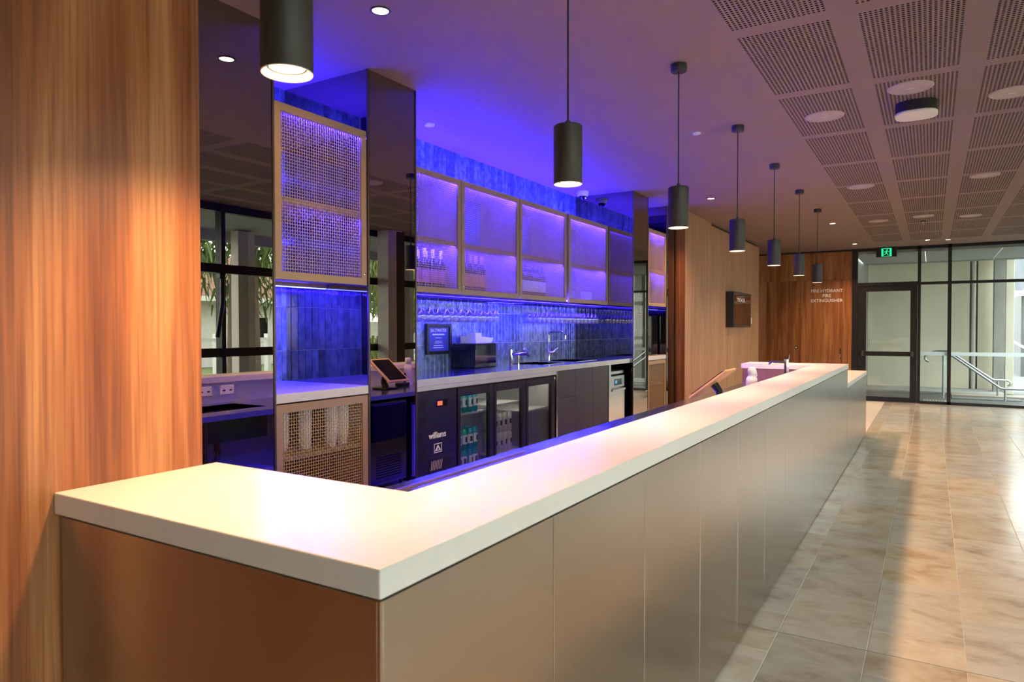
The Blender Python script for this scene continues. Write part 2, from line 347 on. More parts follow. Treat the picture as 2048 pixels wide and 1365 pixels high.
# ceiling with openings for perforated panels
PX0, PXP, PW = -.18, .59, .465
PY0, PYP, PL = 4.24, 1.18, 1.07
pcols = [PX0+PXP*k for k in range(5)]; prow = [PY0+PYP*k for k in range(-5, 8)]
xs = [-3.3]; 
for x in pcols: xs += [x, min(x+PW, XR+.05)]
if xs[-1] < XR+.1: xs.append(XR+.1)
ysr = [YN]
for y in prow: ysr += [y, y+PL]
ysr.append(YG+.05)
b = MB()
for i in range(len(xs)-1):
    for j in range(len(ysr)-1):
        if i % 2 == 1 and j % 2 == 1: continue
        b.quad((xs[i], ysr[j], ZC), (xs[i], ysr[j+1], ZC), (xs[i+1], ysr[j+1], ZC), (xs[i+1], ysr[j], ZC))
b.box(-3.3, XR+.1, YN, YG+.05, ZC+.04, ZC+.1)
ce = obj('ceiling', b, 'ceiling_paint'); tag(ce, 'dark painted ceiling with perforated acoustic panels', 'ceiling', kind='structure')
def perf_mesh(w_, l_, nx, ny, h=.0125):
    b = MB(); px, py = w_/nx, l_/ny
    for i in range(nx):
        for j in range(ny):
            x0, y0 = i*px, j*py; x1, y1 = x0+px, y0+py; cx, cy = (x0+x1)/2, (y0+y1)/2
            o = [(x0,y0,0),(x1,y0,0),(x1,y1,0),(x0,y1,0)]; q = [(cx-h/2,cy-h/2,0),(cx+h/2,cy-h/2,0),(cx+h/2,cy+h/2,0),(cx-h/2,cy+h/2,0)]
            u = [(a, c, .013) for a, c, _ in q]
            b.mi = 0; b.add(o+q, [(k, 4+k, 4+(k+1) % 4, (k+1) % 4) for k in range(4)])
            b.mi = 1; b.add(q+u, [(k, 4+k, 4+(k+1) % 4, (k+1) % 4) for k in range(4)]+[(4,5,6,7)])
    me = bpy.data.meshes.new('perforated_panel'); me.from_pydata(b.v, [], b.f); me.materials.append(MATS['ceiling_paint']); me.materials.append(MATS['felt'])
    me.polygons.foreach_set('material_index', b.m); me.update(); return me
pm = perf_mesh(PW, PL, 20, 43); pml = perf_mesh(XR+.05-pcols[-1] if pcols[-1]+PW > XR+.05 else PW, PL, 20, 43)
for i, x in enumerate(pcols):
    for y in prow: inst('perforated_panel', pml if i == 4 else pm, (x, y, ZC), ce)

# near timber wall at the left
def wall_panel(name, b, m, label, parent=None): 
    o = obj(name, b, m, parent)
    if label: tag(o, label, 'wall', kind='structure')
    return o
wn = thing('wall_left', 'tall figured timber veneer wall beside the bar end', 'wall', (0,0,0), kind='structure')
obj('veneer_panel', MB().rbox(-1.04, -1.0, YN, .385, 0, ZC, .001, 1), 'wood_near', wn)
obj('veneer_panel', MB().rbox(-3.2, -1.04, .36, .385, 0, ZC, .001, 1), 'wood_near', wn)
tag(obj('wall_near', MB().box(-3.3, XR+.1, YN-.1, YN, 0, ZC), 'plum_wall'), 'dark wall behind the viewer', 'wall', kind='structure')

# tiled back wall
wb = obj('wall_back', MB().box(XW-.15, XW-.005, .3, 8.4, 0, ZC), 'tile_grout'); tag(wb, 'back bar wall of vertical glazed handmade tiles', 'wall', kind='structure')
TP, TH = .0605, .29
tb = MB().rbox(0, .010, -TP/2+.0017, TP/2-.0017, -TH/2+.0017, TH/2-.0017, .002, 1)
tme = mesh_of('glazed_tile', tb, 'tile_glaze')
def lay(y0, y1, rows, stuffrows, parent):
    n = int((y1-y0)/TP); st = MB()
    for k in range(n+1):
        yc = y0+TP*(k+.5)
        if yc > y1+TP*.2: break
        for r in rows:
            inst('glazed_tile', tme, (XW-.010, yc, r+TH/2), parent, rot=(0, random.gauss(0, .004), random.gauss(0, .010)))
        for r in stuffrows: st.box(XW-.010, XW, yc-TP/2+.0012, yc+TP/2-.0012, r+.0012, r+TH-.0012)
    if st.v: s = obj('glazed_tile_field', st, 'tile_glaze', parent); s['kind'] = 'stuff'
R0 = 1.313-.29
lay(2.80, 6.72, [R0, R0+.29, R0+.58, R0+.29*6], [R0+.87, R0+1.16, R0+1.45], wb)
nb1 = obj('wall_back_niche', MB().box(XW-.012, XW-.0045, 1.6, 2.4, 1.0, ZC), 'tile_grout'); tag(nb1, 'glazed tile wall at the back of the open niche between mirror columns', 'wall', kind='structure')
lay(1.64, 2.345, [R0+.29*k for k in range(7)], [], nb1)
nb2 = obj('wall_back_niche', MB().box(XW-.012, XW-.0045, 7.1, 7.95, 1.0, ZC), 'tile_grout'); tag(nb2, 'glazed tile wall behind the far mesh cabinet niche', 'wall', kind='structure')
lay(7.206, 7.889, [R0+.29*k for k in range(7)], [], nb2)

# mirror columns
def column(y0, y1, label):
    t = thing('mirror_column', label, 'column', (XP, y0, 0))
    obj('mirror_panel', MB().box(XP-.012, XP, y0+.012, y1-.012, 0, ZC), 'dark_mirror', t)
    obj('side_panel', MB().box(XW, XP-.006, y0, y0+.012, 0, ZC), 'dark_mirror', t)
    obj('side_panel', MB().box(XW, XP-.006, y1-.012, y1, 0, ZC), 'dark_mirror', t)
    obj('core', MB().box(XW+.02, XP-.02, y0+.02, y1-.02, 0, ZC-.01), 'black_matte', t)
    for y in (y0, y1): obj('edge_trim', MB().box(XP-.008, XP+.003, y-.006, y+.006, 0, ZC), 'edge_trim', t)
column(.40, 1.635, 'wide mirror-clad column next to the figured timber wall')
column(2.345, 2.797, 'mirror-clad column between the open niche and the bottle fridge')
column(6.72, 7.206, 'mirror-clad column beside the glasswasher')
column(7.889, 8.298, 'mirror-clad column meeting the pale timber side wall')

# pale timber side wall beyond the bar
ws = thing('wall_side', 'pale vertical-grain timber panel wall beyond the mirror columns', 'wall', (-2.08, 8.3, 0), kind='structure')
for (a, c, zt_) in [(8.3, 9.6, ZC), (9.603, 10.63, 2.985), (10.633, 11.83, 2.985), (11.833, 12.93, 2.985)]:
    obj('timber_panel', MB().rbox(-2.12, -2.08, a, c, 0, zt_, .0015, 1), 'wood_side', ws)
obj('end_reveal', MB().box(-2.6, -2.12, 8.302, 8.33, 0, ZC), 'wood_far', ws)
obj('shadow_strip', MB().box(-2.5, -2.13, 8.34, 12.93, 0, ZC), 'black_matte', ws)
obj('door_jamb', MB().box(-2.16, -2.075, 8.288, 8.302, 0, ZC), 'wood_near', ws)
obj('end_panel', MB().box(-2.5, -2.08, 12.93, 12.95, 0, 2.985), 'wood_side', ws)
tag(obj('wall_recess', MB().box(-3.3, -3.2, 8.3, YG+.1, 0, ZC), 'wood_far'), 'timber wall at the back of the recess beside the far wall', 'wall', kind='structure')

# far timber wall with fire hydrant doors
wf = thing('wall_far', 'orange timber far wall with flush fire hydrant doors', 'wall', (-1.5, YG, 0), kind='structure')
def fp(x0, x1, z0, z1): obj('timber_panel', MB().rbox(x0+.002, x1-.002, YG-.03, YG, z0+.002, z1-.002, .0015, 1), 'wood_far', wf)
obj('backing', MB().box(-3.3, -.62, YG-.006, YG+.05, 0, ZC), 'black_matte', wf)
fp(-3.2, -.625, 2.43, 2.995)
fp(-3.2, -1.585, 0, 2.43); fp(-1.585, -1.37, 0, 2.43); fp(-1.37, -.80, 0, 2.43); fp(-.80, -.625, 0, 2.43)
obj('door_knob', MB().lathe([(.0, -.065), (.026, -.062), (.032, -.05), (.026, -.038), (.014, -.033), (.014, -.03)], (-1.665, YG, 1.05), 20, 'y'), 'black_plastic', wf, True)
obj('knob_face', MB().cyl((-1.665, YG-.068, 1.05), .016, .004, 'y'), 'white_plastic', wf)
obj('pull_slot', MB().box(-.845, -.82, YG-.036, YG-.028, .93, 1.04), 'black_matte', wf); obj('keyhole', MB().box(-.835, -.815, YG-.036, YG-.028, .82, .86), 'black_matte', wf)
for k, (tx, zz) in enumerate([('FIRE HYDRANT', 2.185), ('FIRE', 2.085), ('EXTINGUISHER', 1.985)]):
    text_mesh('lettering', tx, .088, 'print_white', (-1.095, YG-.032, zz), (1,0,0), (0,0,1), wf, bold=.0015)

# far glazed wall (right of the timber wall) and exit door
fz = thing('window_1', 'black framed glazed screen beside the exit door', 'window', (1.5, YG, 0), kind='structure')
def fr(name, x0, x1, z0, z1, p=None, d=.05, m='black_frame'): return obj(name, MB().box(x0, x1, YG-d, YG+d, z0, z1), m, p or fz)
fr('jamb', -.625, -.525, 0, ZC); fr('mullion', .508, .562, 0, ZC); fr('mullion', 1.0, 1.06, 0, ZC); fr('mullion', 2.44, 2.6, 0, ZC)
fr('head', -.525, 2.5, 2.975, ZC); fr('sill', .562, 2.44, 0, .05)
fr('transom', -.525, .508, 2.28, 2.35); fr('transom', .562, 1.0, 2.285, 2.335); fr('transom', 1.06, 2.44, 2.285, 2.335)
for (a, c, z0, z1) in [(-.525, .508, 2.35, 2.975), (.562, 1.0, .05, 2.285), (.562, 1.0, 2.335, 2.975), (1.06, 2.44, .05, 2.285), (1.06, 2.44, 2.335, 2.975)]:
    obj('pane', MB().box(a, c, YG-.004, YG+.004, z0, z1), 'glass', fz)
for (a, c) in [(.562, 1.0), (1.06, 2.44)]: obj('frosted_band', MB().box(a, c, YG-.0055, YG-.0045, .93, 1.0), 'frosted_film', fz)
d1 = thing('door_1', 'glazed exit door with black frame and push bar', 'door', (0, YG, 0), kind='structure')
fr('stile', -.522, -.372, .015, 2.278, d1, .03); fr('stile', .39, .505, .015, 2.278, d1, .03); fr('top_rail', -.372, .39, 2.175, 2.278, d1, .03); fr('bottom_rail', -.372, .39, .015, .10, d1, .03)
obj('pane', MB().box(-.372, .39, YG-.004, YG+.004, .10, 2.175), 'glass', d1)
pb = obj('push_bar', MB().rbox(-.44, .45, YG-.115, YG-.075, .905, .995, .012), 'black_plastic', d1)
for x in (-.43, .42): obj('bar_bracket', MB().rbox(x-.02, x+.02, YG-.12, YG-.03, .90, 1.0, .008), 'charcoal', pb)
obj('pull_handle', MB().tube([(-.32, YG+.03, 1.12), (-.32, YG+.08, 1.12), (-.32, YG+.08, 1.22), (-.32, YG+.03, 1.22)], .009), 'chrome', d1, True)
obj('threshold', MB().box(-.6, .55, YG-.1, YG+.08, -.01, .012), 'steel', d1)

# window wall on the right
wr = thing('window_2', 'long black framed window wall opposite the bar', 'window', (XR, 6, 0), kind='structure')
my = [-1.2, .3, 1.8, 3.3, 4.8, 6.3, 7.83, 9.3, 10.8, 12.3, 13.7]
for y in my: obj('mullion', MB().box(XR-.06, XR+.06, y-.03, y+.03, 0, ZC), 'black_frame', wr)
ed = [-2.7]+my+[YG]
for i in range(len(ed)-1):
    a, c = ed[i]+.03, ed[i+1]-.03
    for z0, z1 in [(0, .08), (1.10, 1.21), (2.16, 2.27), (2.93, ZC)]: obj('transom', MB().box(XR-.05, XR+.05, a, c, z0, z1), 'black_frame', wr)
    for z0, z1 in [(.08, 1.10), (1.21, 2.16), (2.27, 2.93)]: obj('pane', MB().box(XR-.004, XR+.004, a, c, z0, z1), 'glass', wr)
tag(obj('wall_right', MB().box(XR-.05, XR+.1, YN, -2.7, 0, ZC), 'plum_wall'), 'dark solid wall at the near end of the window wall', 'wall', kind='structure')
st_ = thing('window_stay', 'slanting black winder arm on the window mullion', 'window stay', (XR-.06, 4.66, 1.22))
obj('arm', MB().tube([(XR-.12, 4.66, 1.35), (XR-.14, 4.72, 1.75), (XR-.12, 4.74, 2.12)], .028, 10), 'black_plastic', st_, True); obj('bracket', MB().rbox(XR-.13, XR-.06, 4.70, 4.78, 2.08, 2.16, .008), 'black_plastic', st_)
icol = thing('column', 'square dark brown column with pale face at the window wall', 'column', (XR-.3, 7.83, 0))
obj('shaft', MB().rbox(XR-.30, XR-.07, 7.83, 8.03, 0, ZC, .006), 'column_brown', icol); obj('pale_face', MB().rbox(XR-.30, XR-.07, 7.63, 7.83, 0, ZC, .006), 'column_white', icol)

# ================================================================== FRONT COUNTER
FE = 7.23
ct = MB().prism([(-1.0, 0), (0, 0), (0, FE), (-1.0, FE), (-1.0, FE-.43), (-.30, FE-.43), (-.30, .43), (-1.0, .43)], 'z', TOP-SLAB, TOP)
def bevel_obj(o, w_=.003, seg=2):
    m = o.modifiers.new('bevel', 'BEVEL'); m.width = w_; m.segments = seg; m.limit_method = 'ANGLE'
    return o
tag(bevel_obj(obj('worktop', ct, 'solid_surface')), 'long white stone bar top running along the counter with returns at both ends', 'bar top')
tag(bevel_obj(obj('worktop', MB().box(-.42, 0, FE+.02, 9.68, .83, .878), 'solid_surface')), 'short lower white stone bar top past the tall counter', 'bar top')
bc = thing('bar_counter', 'long bar counter clad in brushed bronze metal panels', 'counter', (-.15, 3.6, 0))
obj('carcass', MB().box(-.27, -.022, .03, FE-.01, .012, TOP-SLAB-.012).box(-.98, -.27, .03, .40, .012, TOP-SLAB-.012).box(-.98, -.27, FE-.40, FE-.01, .012, TOP-SLAB-.012), 'black_matte', bc)
yy = [.012]+[.6*k for k in range(1, 12)]+[FE]
if yy[-1]-yy[-2] < .2: yy.pop(-2)
for i in range(len(yy)-1): obj('front_panel', MB().rbox(-.020, -.006, yy[i]+.0015, yy[i+1]-.0015, .010, TOP-SLAB-.006, .001, 1), 'bronze_panel', bc)
obj('end_panel', MB().rbox(-.985, -.014, .008, .024, .010, TOP-SLAB-.006, .001, 1), 'bronze_panel', bc)
obj('corner_trim', MB().box(-.012, -.006, .006, .012, .010, TOP-SLAB-.006), 'bronze_edge', bc)
obj('end_panel', MB().rbox(-.985, -.02, FE-.024, FE-.008, .010, TOP-SLAB-.006, .001, 1), 'bronze_panel', bc)
obj('return_panel', MB().rbox(-.985, -.30, FE-.425, FE-.405, .010, TOP-SLAB-.004, .001, 1), 'maroon_panel', bc)
obj('inner_panel', MB().box(-.985, -.28, .405, .422, .010, TOP-SLAB-.004), 'champagne', bc)
obj('splashback', MB().box(-.292, -.275, .422, FE-.425, .012, TOP-SLAB-.002), 'steel_edge', bc)
for (y, nm) in [(2.55, 2), (2.75, 2)]:
    so = obj('power_socket', MB().rbox(-.300, -.292, y-.06, y+.06, .935, 1.005, .003), 'white_plastic', bc)
    for k in (-.03, .03): obj('socket_slots', MB().box(-.3015, -.3, y+k-.012, y+k+.012, .96, .972), 'ink', so)
lb = thing('low_counter', 'lower bar counter section clad in bronze panels', 'counter', (-.2, 8.4, 0))
obj('carcass', MB().box(-.40, -.024, FE+.05, 9.65, .012, .82), 'black_matte', lb)
ly = [FE+.022, 7.8, 8.4, 9.0, 9.66]
for i in range(4): obj('front_panel', MB().rbox(-.020, -.006, ly[i]+.0015, ly[i+1]-.0015, .010, .825, .001, 1), 'bronze_panel', lb)
obj('end_panel', MB().rbox(-.40, -.02, 9.648, 9.664, .010, .825, .001, 1), 'bronze_panel', lb)
# stainless work bench behind the counter, with sunk wells
BZ = .87
wbch = thing('work_bench', 'stainless steel work bench behind the front counter', 'bench', (-.64, 3.6, 0))
b = MB(); X0, X1 = -.985, -.294
wells = [(1.02, 1.98), (2.12, 2.72)]; WX0, WX1 = -.80, -.42; ya = .424
for (a, c) in wells:
    b.box(X0, X1, ya, a, BZ-.04, BZ).box(X0, WX0, a, c, BZ-.04, BZ).box(WX1, X1, a, c, BZ-.04, BZ); ya = c
b.box(X0, X1, ya, FE-.427, BZ-.04, BZ)
obj('bench_top', b, 'steel_bench', wbch); obj('front_edge', MB().box(X0-.003, X0, .424, FE-.427, BZ-.039, BZ-.001), 'steel_edge', wbch)
for (a, c) in wells:
    q = MB(); z0 = BZ-.22
    q.box(WX0-.006, WX0, a, c, z0, BZ-.002).box(WX1, WX1+.006, a, c, z0, BZ-.002).box(WX0, WX1, a-.006, a, z0, BZ-.002).box(WX0, WX1, c, c+.006, z0, BZ-.002).box(WX0, WX1, a, c, z0-.006, z0)
    obj('sunk_well', q, 'steel', wbch)
for y in (.6, 2.1, 3.1, 4.9, 6.6): obj('leg', MB().cyl((-.93, y, 0), .02, BZ-.04, n=12), 'steel', wbch, True)
obj('well_lip', MB().box(-.92, -.905, .98, 2.02, BZ, BZ+.006), 'bronze_edge', wbch)

# ================================================================== PENDANTS
def pendant():
    t = thing('pendant_light', 'black cylinder pendant light hanging right beside the figured timber wall', 'pendant light', (-.56, .31, ZC), 'pendant lights in a row above the bar')
    c = (-.56, .31, 0)
    obj('canopy', MB().lathe([(.0, ZC), (.045, ZC), (.047, ZC-.004), (.047, ZC-.040), (.044, ZC-.045), (0, ZC-.045)], c, 28), 'pendant_black', t, True)
    obj('cord_grip', MB().cyl((c[0], c[1], 2.302), .010, .02, n=12), 'pendant_black', t, True)
    obj('cord', MB().cyl((c[0], c[1], 2.31), .004, ZC-.045-2.31, n=8), 'black_matte', t, True)
    h = obj('housing', MB().lathe([(0, 2.302), (.055, 2.302), (.060, 2.297), (.060, 2.062), (.0585, 2.060)], c, 36, cap1=False), 'pendant_black', t, True)
    obj('screw', MB().lathe([(0, 0), (.003, 0), (.003, .0015)], (c[0]+.0595, c[1], 2.27), 8, 'x'), 'chrome', h)
    obj('baffle', MB().lathe([(.0600, 2.0605), (.0585, 2.058), (.046, 2.070), (.0455, 2.073)], c, 36, cap0=False, cap1=False), 'baffle', t, True)
    obj('lens', MB().lathe([(.0405, 2.0735), (0, 2.0735)], c, 28, cap0=False), 'lamp_glow', t)
    obj('lens_ring', MB().lathe([(.0458, 2.0728), (.0405, 2.0728), (.0405, 2.076)], c, 28, cap0=False, cap1=False), 'edge_trim', t)
    return t
p0 = pendant()
PYS = [.31+1.4733*k for k in range(7)]
ORD = ['second', 'third', 'fourth', 'fifth', 'sixth']
for k, y in enumerate(PYS[1:]):
    copy_tree(p0, (-.56, y, ZC), label=('black cylinder pendant light hanging above the bar, %s from the figured timber wall' % ORD[k]) if k < 5 else 'black cylinder pendant light above the lower counter, last by the far timber wall')
for y in PYS:
    l_ = bpy.data.lights.new('pendant_lamp', 'SPOT'); l_.energy = 104; l_.color = WARM; l_.spot_size = math.radians(142); l_.spot_blend = 1.0; l_.shadow_soft_size = .036
    o_ = bpy.data.objects.new('pendant_lamp', l_); o_.location = (-.56, y, 2.056); COL.objects.link(o_)

# ================================================================== CEILING FITTINGS
def downlight(x, y, r, label, energy, group='ceiling downlights'):
    t = thing('downlight', label, 'downlight', (x, y, ZC))
    obj('trim_ring', MB().lathe([(r, ZC-.0005), (r*1.25, ZC-.0005), (r*1.25, ZC-.004), (r*1.05, ZC-.006), (r, ZC-.003)], (x, y, 0), 28, cap0=False, cap1=False), 'pendant_black', t, True)
    obj('diffuser', MB().lathe([(r*1.0, ZC-.003), (0, ZC-.003)], (x, y, 0), 24, cap0=False), 'downlight_glow', t)
    if energy: area_light('downlight_lamp', (x, y, ZC-.008), (0, 0, 0), r*2, r*2, energy, WARM, shape='DISK', spread=120)
downlight(-1.60, 1.80, .040, 'recessed round downlight glowing in the blue-lit ceiling', 6)
downlight(-1.56, 7.65, .040, 'recessed round downlight glowing in the ceiling near the far mirror columns', 22)
downlight(-.545, 10.63, .040, 'recessed round downlight in the plain ceiling beyond the last pendant', 22)
downlight(-.50, 13.64, .040, 'recessed round downlight in front of the far timber wall', 22)
downlight(.67, 13.67, .040, 'recessed downlight in front of the exit door', 1.5); downlight(.98, 13.8, .040, 'small recessed downlight in front of the glazed screen', 1.5)
def speaker():
    t = thing('ceiling_speaker', 'round flush speaker grille in the perforated ceiling', 'speaker', (0, 0, ZC), 'round speakers in the perforated ceiling')
    obj('rim', MB().lathe([(.118, -.001), (.135, -.001), (.135, -.004), (.128, -.010), (.116, -.010), (.114, -.006)], (0,0,ZC), 36, cap0=False, cap1=False), 'speaker_grille', t, True)
    obj('grille', MB().lathe([(.116, -.007), (.06, -.009), (0, -.010)], (0,0,ZC), 36, cap0=False), 'speaker_grille', t, True)
    obj('badge', MB().box(-.02, .02, -.004, .004, ZC-.0115, ZC-.0095), 'white_plastic', t)
    return t
sp0 = speaker(); spots = [(.05, 4.80), (1.19, 4.88), (.055, 7.80), (1.20, 7.83), (.06, 10.71), (1.20, 10.83), (.61, 4.42), (.63, 10.53), (2.35, 7.85), (2.3, 10.85), (.05, 1.8), (1.2, 1.8)]
for i, (x, y) in enumerate(spots):
    if i == 0: sp0.location = (x, y, ZC)
    else:
        c_ = copy_tree(sp0, (x, y, ZC))
        if i == 6: c_['label'] = 'round flush ceiling speaker right beside the hanging black and cream unit'
        if i == 7: c_['label'] = 'round flush ceiling speaker next to the chrome sprinkler head'
em = thing('ceiling_unit', 'black box with rounded cream face hanging below the perforated ceiling', 'ceiling unit', (.635, 4.93, ZC))
def stadium(w_, h, n=10, cx=0, cz=0):
    r = h/2; p = []
    for s_, a0 in ((1, -90), (-1, 90)):
        for k in range(n+1): a = math.radians(a0+180*k/n); p.append((cx+s_*(w_/2-r)+r*math.cos(a), cz+r*math.sin(a)))
    return p
def rrect(x0, x1, y0, y1, r, n=8):
    p = []
    for cx, cy, a0 in ((x1-r, y0+r, -90), (x1-r, y1-r, 0), (x0+r, y1-r, 90), (x0+r, y0+r, 180)):
        for k in range(n+1): a = math.radians(a0+90*k/n); p.append((cx+r*math.cos(a), cy+r*math.sin(a)))
    return p
obj('body', MB().prism(rrect(.508, .765, 4.71, 4.955, .095), 'z', ZC-.068, ZC), 'black_matte', em, True)
bevel_obj(obj('face', MB().prism(rrect(.505, .768, 4.707, 4.958, .095), 'z', ZC-.088, ZC-.068), 'cream_paint', em, True), .008, 3)
obj('sensor', MB().lathe([(0, ZC-.001), (.022, ZC-.001), (.02, ZC-.02), (.008, ZC-.03), (0, ZC-.034)], (.635, 5.10, 0), 16), 'chrome', em, True)
def disc(name, x, y, r, label, cat, m='white_plastic', h=.012):
    tag(obj(name, MB().lathe([(0, ZC), (r, ZC), (r, ZC-h*.4), (r*.86, ZC-h), (0, ZC-h)], (x, y, 0), 28), m, None, True, (x, y, ZC)), label, cat)
disc('smoke_detector', -2.58, 3.45, .042, 'white disc detector on the blue-lit ceiling above the cabinets', 'detector')
disc('smoke_detector', -.89, 4.754, .034, 'small white disc sensor on the plain ceiling between pendants', 'detector')
disc('concealed_sprinkler', -.85, 7.76, .032, 'flat concealed sprinkler cover beside the pendant row', 'sprinkler', 'ceiling_paint', .004)
sk = thing('sprinkler_head', 'small chrome sprinkler head under the far perforated panels', 'sprinkler', (.62, 11.06, ZC))
obj('escutcheon', MB().lathe([(0, ZC), (.04, ZC), (.03, ZC-.012), (0, ZC-.012)], (.62, 11.06, 0), 20), 'black_matte', sk, True)
obj('head', MB().lathe([(0, ZC-.012), (.012, ZC-.012), (.01, ZC-.04), (.025, ZC-.045), (.025, ZC-.05), (0, ZC-.052)], (.62, 11.06, 0), 16), 'chrome', sk, True)
cc = thing('dome_camera', 'white dome security camera on the ceiling corner by the tiled wall', 'camera', (-2.70, 6.45, ZC))
obj('base', MB().lathe([(0, ZC), (.066, ZC), (.070, ZC-.01), (.062, ZC-.05), (.056, ZC-.056), (0, ZC-.056)], (-2.70, 6.45, 0), 28), 'white_plastic', cc, True)
obj('dome', MB().lathe([(.046, ZC-.056), (.042, ZC-.075), (.028, ZC-.092), (0, ZC-.099)], (-2.70, 6.45, 0), 24), 'black_gloss', cc, True)
obj('lens', MB().lathe([(.012, 0), (.012, .01), (.006, .014), (0, .014)], (-2.662, 6.44, ZC-.078), 12, 'x'), 'chrome', cc, True)

# exit sign
ex = thing('exit_sign', 'black exit sign with green running figure above the glazed door', 'exit sign', (-.02, YG-.14, 2.84))
obj('housing', MB().rbox(-.20, .155, YG-.13, YG-.06, 2.838, ZC, .004), 'exit_black', ex)
gx = -.02; fy = YG-.131
obj('green_panel', MB().box(gx-.088, gx+.088, fy-.003, fy, 2.848, 3.005), 'exit_green', ex)
obj('door_symbol', MB().box(gx-.052, gx+.052, fy-.0045, fy-.003, 2.855, 2.99), 'exit_black', ex)
run = MB(); yb, yc_ = fy-.0065, fy-.0045
def limb(pts, w_):
    for i in range(len(pts)-1):
        (ax, az), (bx, bz) = pts[i], pts[i+1]; d = Vector((bx-ax, bz-az)).normalized(); nx, nz = -d.y*w_/2, d.x*w_/2
        run.prism([(ax+nx, az+nz), (bx+nx, bz+nz), (bx-nx, bz-nz), (ax-nx, az-nz)], 'y', yb, yc_)
run.cyl((gx+.012, yb, 2.973), .012, .002, 'y', 14)
limb([(gx+.004, 2.958), (gx-.006, 2.915)], .026); limb([(gx-.006, 2.915), (gx+.022, 2.893), (gx+.030, 2.862)], .013); limb([(gx-.008, 2.915), (gx-.022, 2.885), (gx-.048, 2.880)], .013)
limb([(gx+.008, 2.955), (gx+.03, 2.935), (gx+.045, 2.945)], .009); limb([(gx, 2.955), (gx-.028, 2.948), (gx-.034, 2.92)], .009)
obj('running_figure', run, 'exit_green', ex)

# wall screen on the side wall
tv = thing('wall_screen', 'black box display mounted on the pale timber side wall', 'screen', (-2.08, 11, 1.47))
obj('case', MB().rbox(-2.08, -1.955, 10.47, 11.70, 1.47, 2.045, .006), 'black_matte', tv)
obj('screen', MB().box(-1.955, -1.952, 10.50, 11.67, 1.50, 2.015), 'black_gloss', tv)
text_mesh('lettering', 'EXIT', .085, 'print_white', (-1.9505, 10.93, 1.885), (0,-3.1,0), (0,0,1), tv, extrude=.0003)  # mirrored letters paint in a sign reflected on the glossy screen
sw = thing('light_switch', 'small white light switch on the pale timber wall', 'switch', (-2.08, 12.28, 1.58))
obj('plate', MB().rbox(-2.08, -2.070, 12.24, 12.32, 1.535, 1.645, .003), 'white_plastic', sw); obj('rocker', MB().rbox(-2.070, -2.064, 12.265, 12.295, 1.57, 1.61, .002), 'white_plastic', sw)

# ================================================================== MESH CABINETS
_mesh_cache = {}
def wire_mesh(w_, h, pitch=.0172, r=.0016, amp=.0018):
    k = (round(w_, 3), round(h, 3))
    if k in _mesh_cache: return _mesh_cache[k]
    b = MB(); ny = max(2, round(w_/pitch)); nz = max(2, round(h/pitch)); py, pz = w_/ny, h/nz
    def strip(pts, ax):
        vs = []; fs = []
        for p in pts:
            x, y, z = p
            for (du, dv) in ((-r, -r), (r, -r), (r, r), (-r, r)):
                vs.append((x+du, y+dv, z) if ax == 'z' else (x+du, y, z+dv))
        for i in range(len(pts)-1):
            for q in range(4): e = (q+1) % 4; fs.append((i*4+q, i*4+e, i*4+4+e, i*4+4+q))
        b.add(vs, fs)
    for i in range(ny):
        y = (i+.5)*py; strip([(0, y, 0)]+[(amp*(1 if (i+j) % 2 else -1), y, (j+.5)*pz) for j in range(nz)]+[(0, y, h)], 'z')
    for j in range(nz):
        z = (j+.5)*pz; strip([(0, 0, z)]+[(amp*(-1 if (i+j) % 2 else 1), (i+.5)*py, z) for i in range(ny)]+[(0, w_, z)], 'y')
    _mesh_cache[k] = mesh_of('wire_mesh', b, 'wire'); return _mesh_cache[k]
def led(x, y0, y1, z, parent, m='led_blue', w_=.005, name='led_strip'):
    return obj(name, MB().box(x-w_, x+w_, y0, y1, z-.003, z+.003), m, parent)
def mesh_door(t, y0, y1, z0, z1, x, fw_=.042, hinge_right=True):
    d = obj('door_frame', MB().box(x-.022, x, y0, y0+fw_, z0, z1).box(x-.022, x, y1-fw_, y1, z0, z1).box(x-.022, x, y0+fw_, y1-fw_, z0, z0+fw_).box(x-.022, x, y0+fw_, y1-fw_, z1-fw_, z1), 'champagne', t)
    inst('wire_mesh', wire_mesh(y1-y0-2*fw_+.016, z1-z0-2*fw_+.016), (x-.014, y0+fw_-.008, z0+fw_-.008), d)
    yl = y1-fw_*.5 if hinge_right else y0+fw_*.5
    obj('lock', MB().lathe([(.008, 0), (.008, .006), (.005, .008), (0, .008)], (x, yl, z0+.065), 14, 'x'), 'chrome', d, True)
def wall_cab(y0, y1, z0, z1, xf, label, sides=True, shelves=(2.15,), lock_right=True, leds=True, topled=True):
    t = thing('mesh_cabinet', label, 'cabinet', (xf, (y0+y1)/2, z0))
    xb = XW+.002; th = .018
    obj('top_board', MB().box(xb, xf-.024, y0, y1, z1-th, z1), 'champagne', t); obj('bottom_board', MB().box(xb, xf-.024, y0, y1, z0+.02, z0+.02+th), 'champagne', t)
    if sides:
        for y in (y0, y1-th): obj('side_board', MB().box(xb, xf-.024, y, y+th, z0+.02+th, z1-th), 'champagne', t)
    for s in shelves: obj('shelf', MB().box(xb, xf-.04, y0+(th if sides else .002), y1-(th if sides else .002), s-.014, s).box(xf-.046, xf-.04, y0+(th if sides else .002), y1-(th if sides else .002), s-.034, s-.014), 'champagne', t)
    if leds:
        led(xf-.05, y0+.03, y1-.03, z1-th-.004, t, 'led_inner')
        for s in shelves: led(xf-.062, y0+.03, y1-.03, s-.018, t, 'led_inner')
    if topled: led(XW+.11, y0+.02, y1-.02, z1+.006, t)
    mesh_door(t, y0+.002, y1-.002, z0, z1, xf, hinge_right=lock_right)
    return t
XC = -2.50
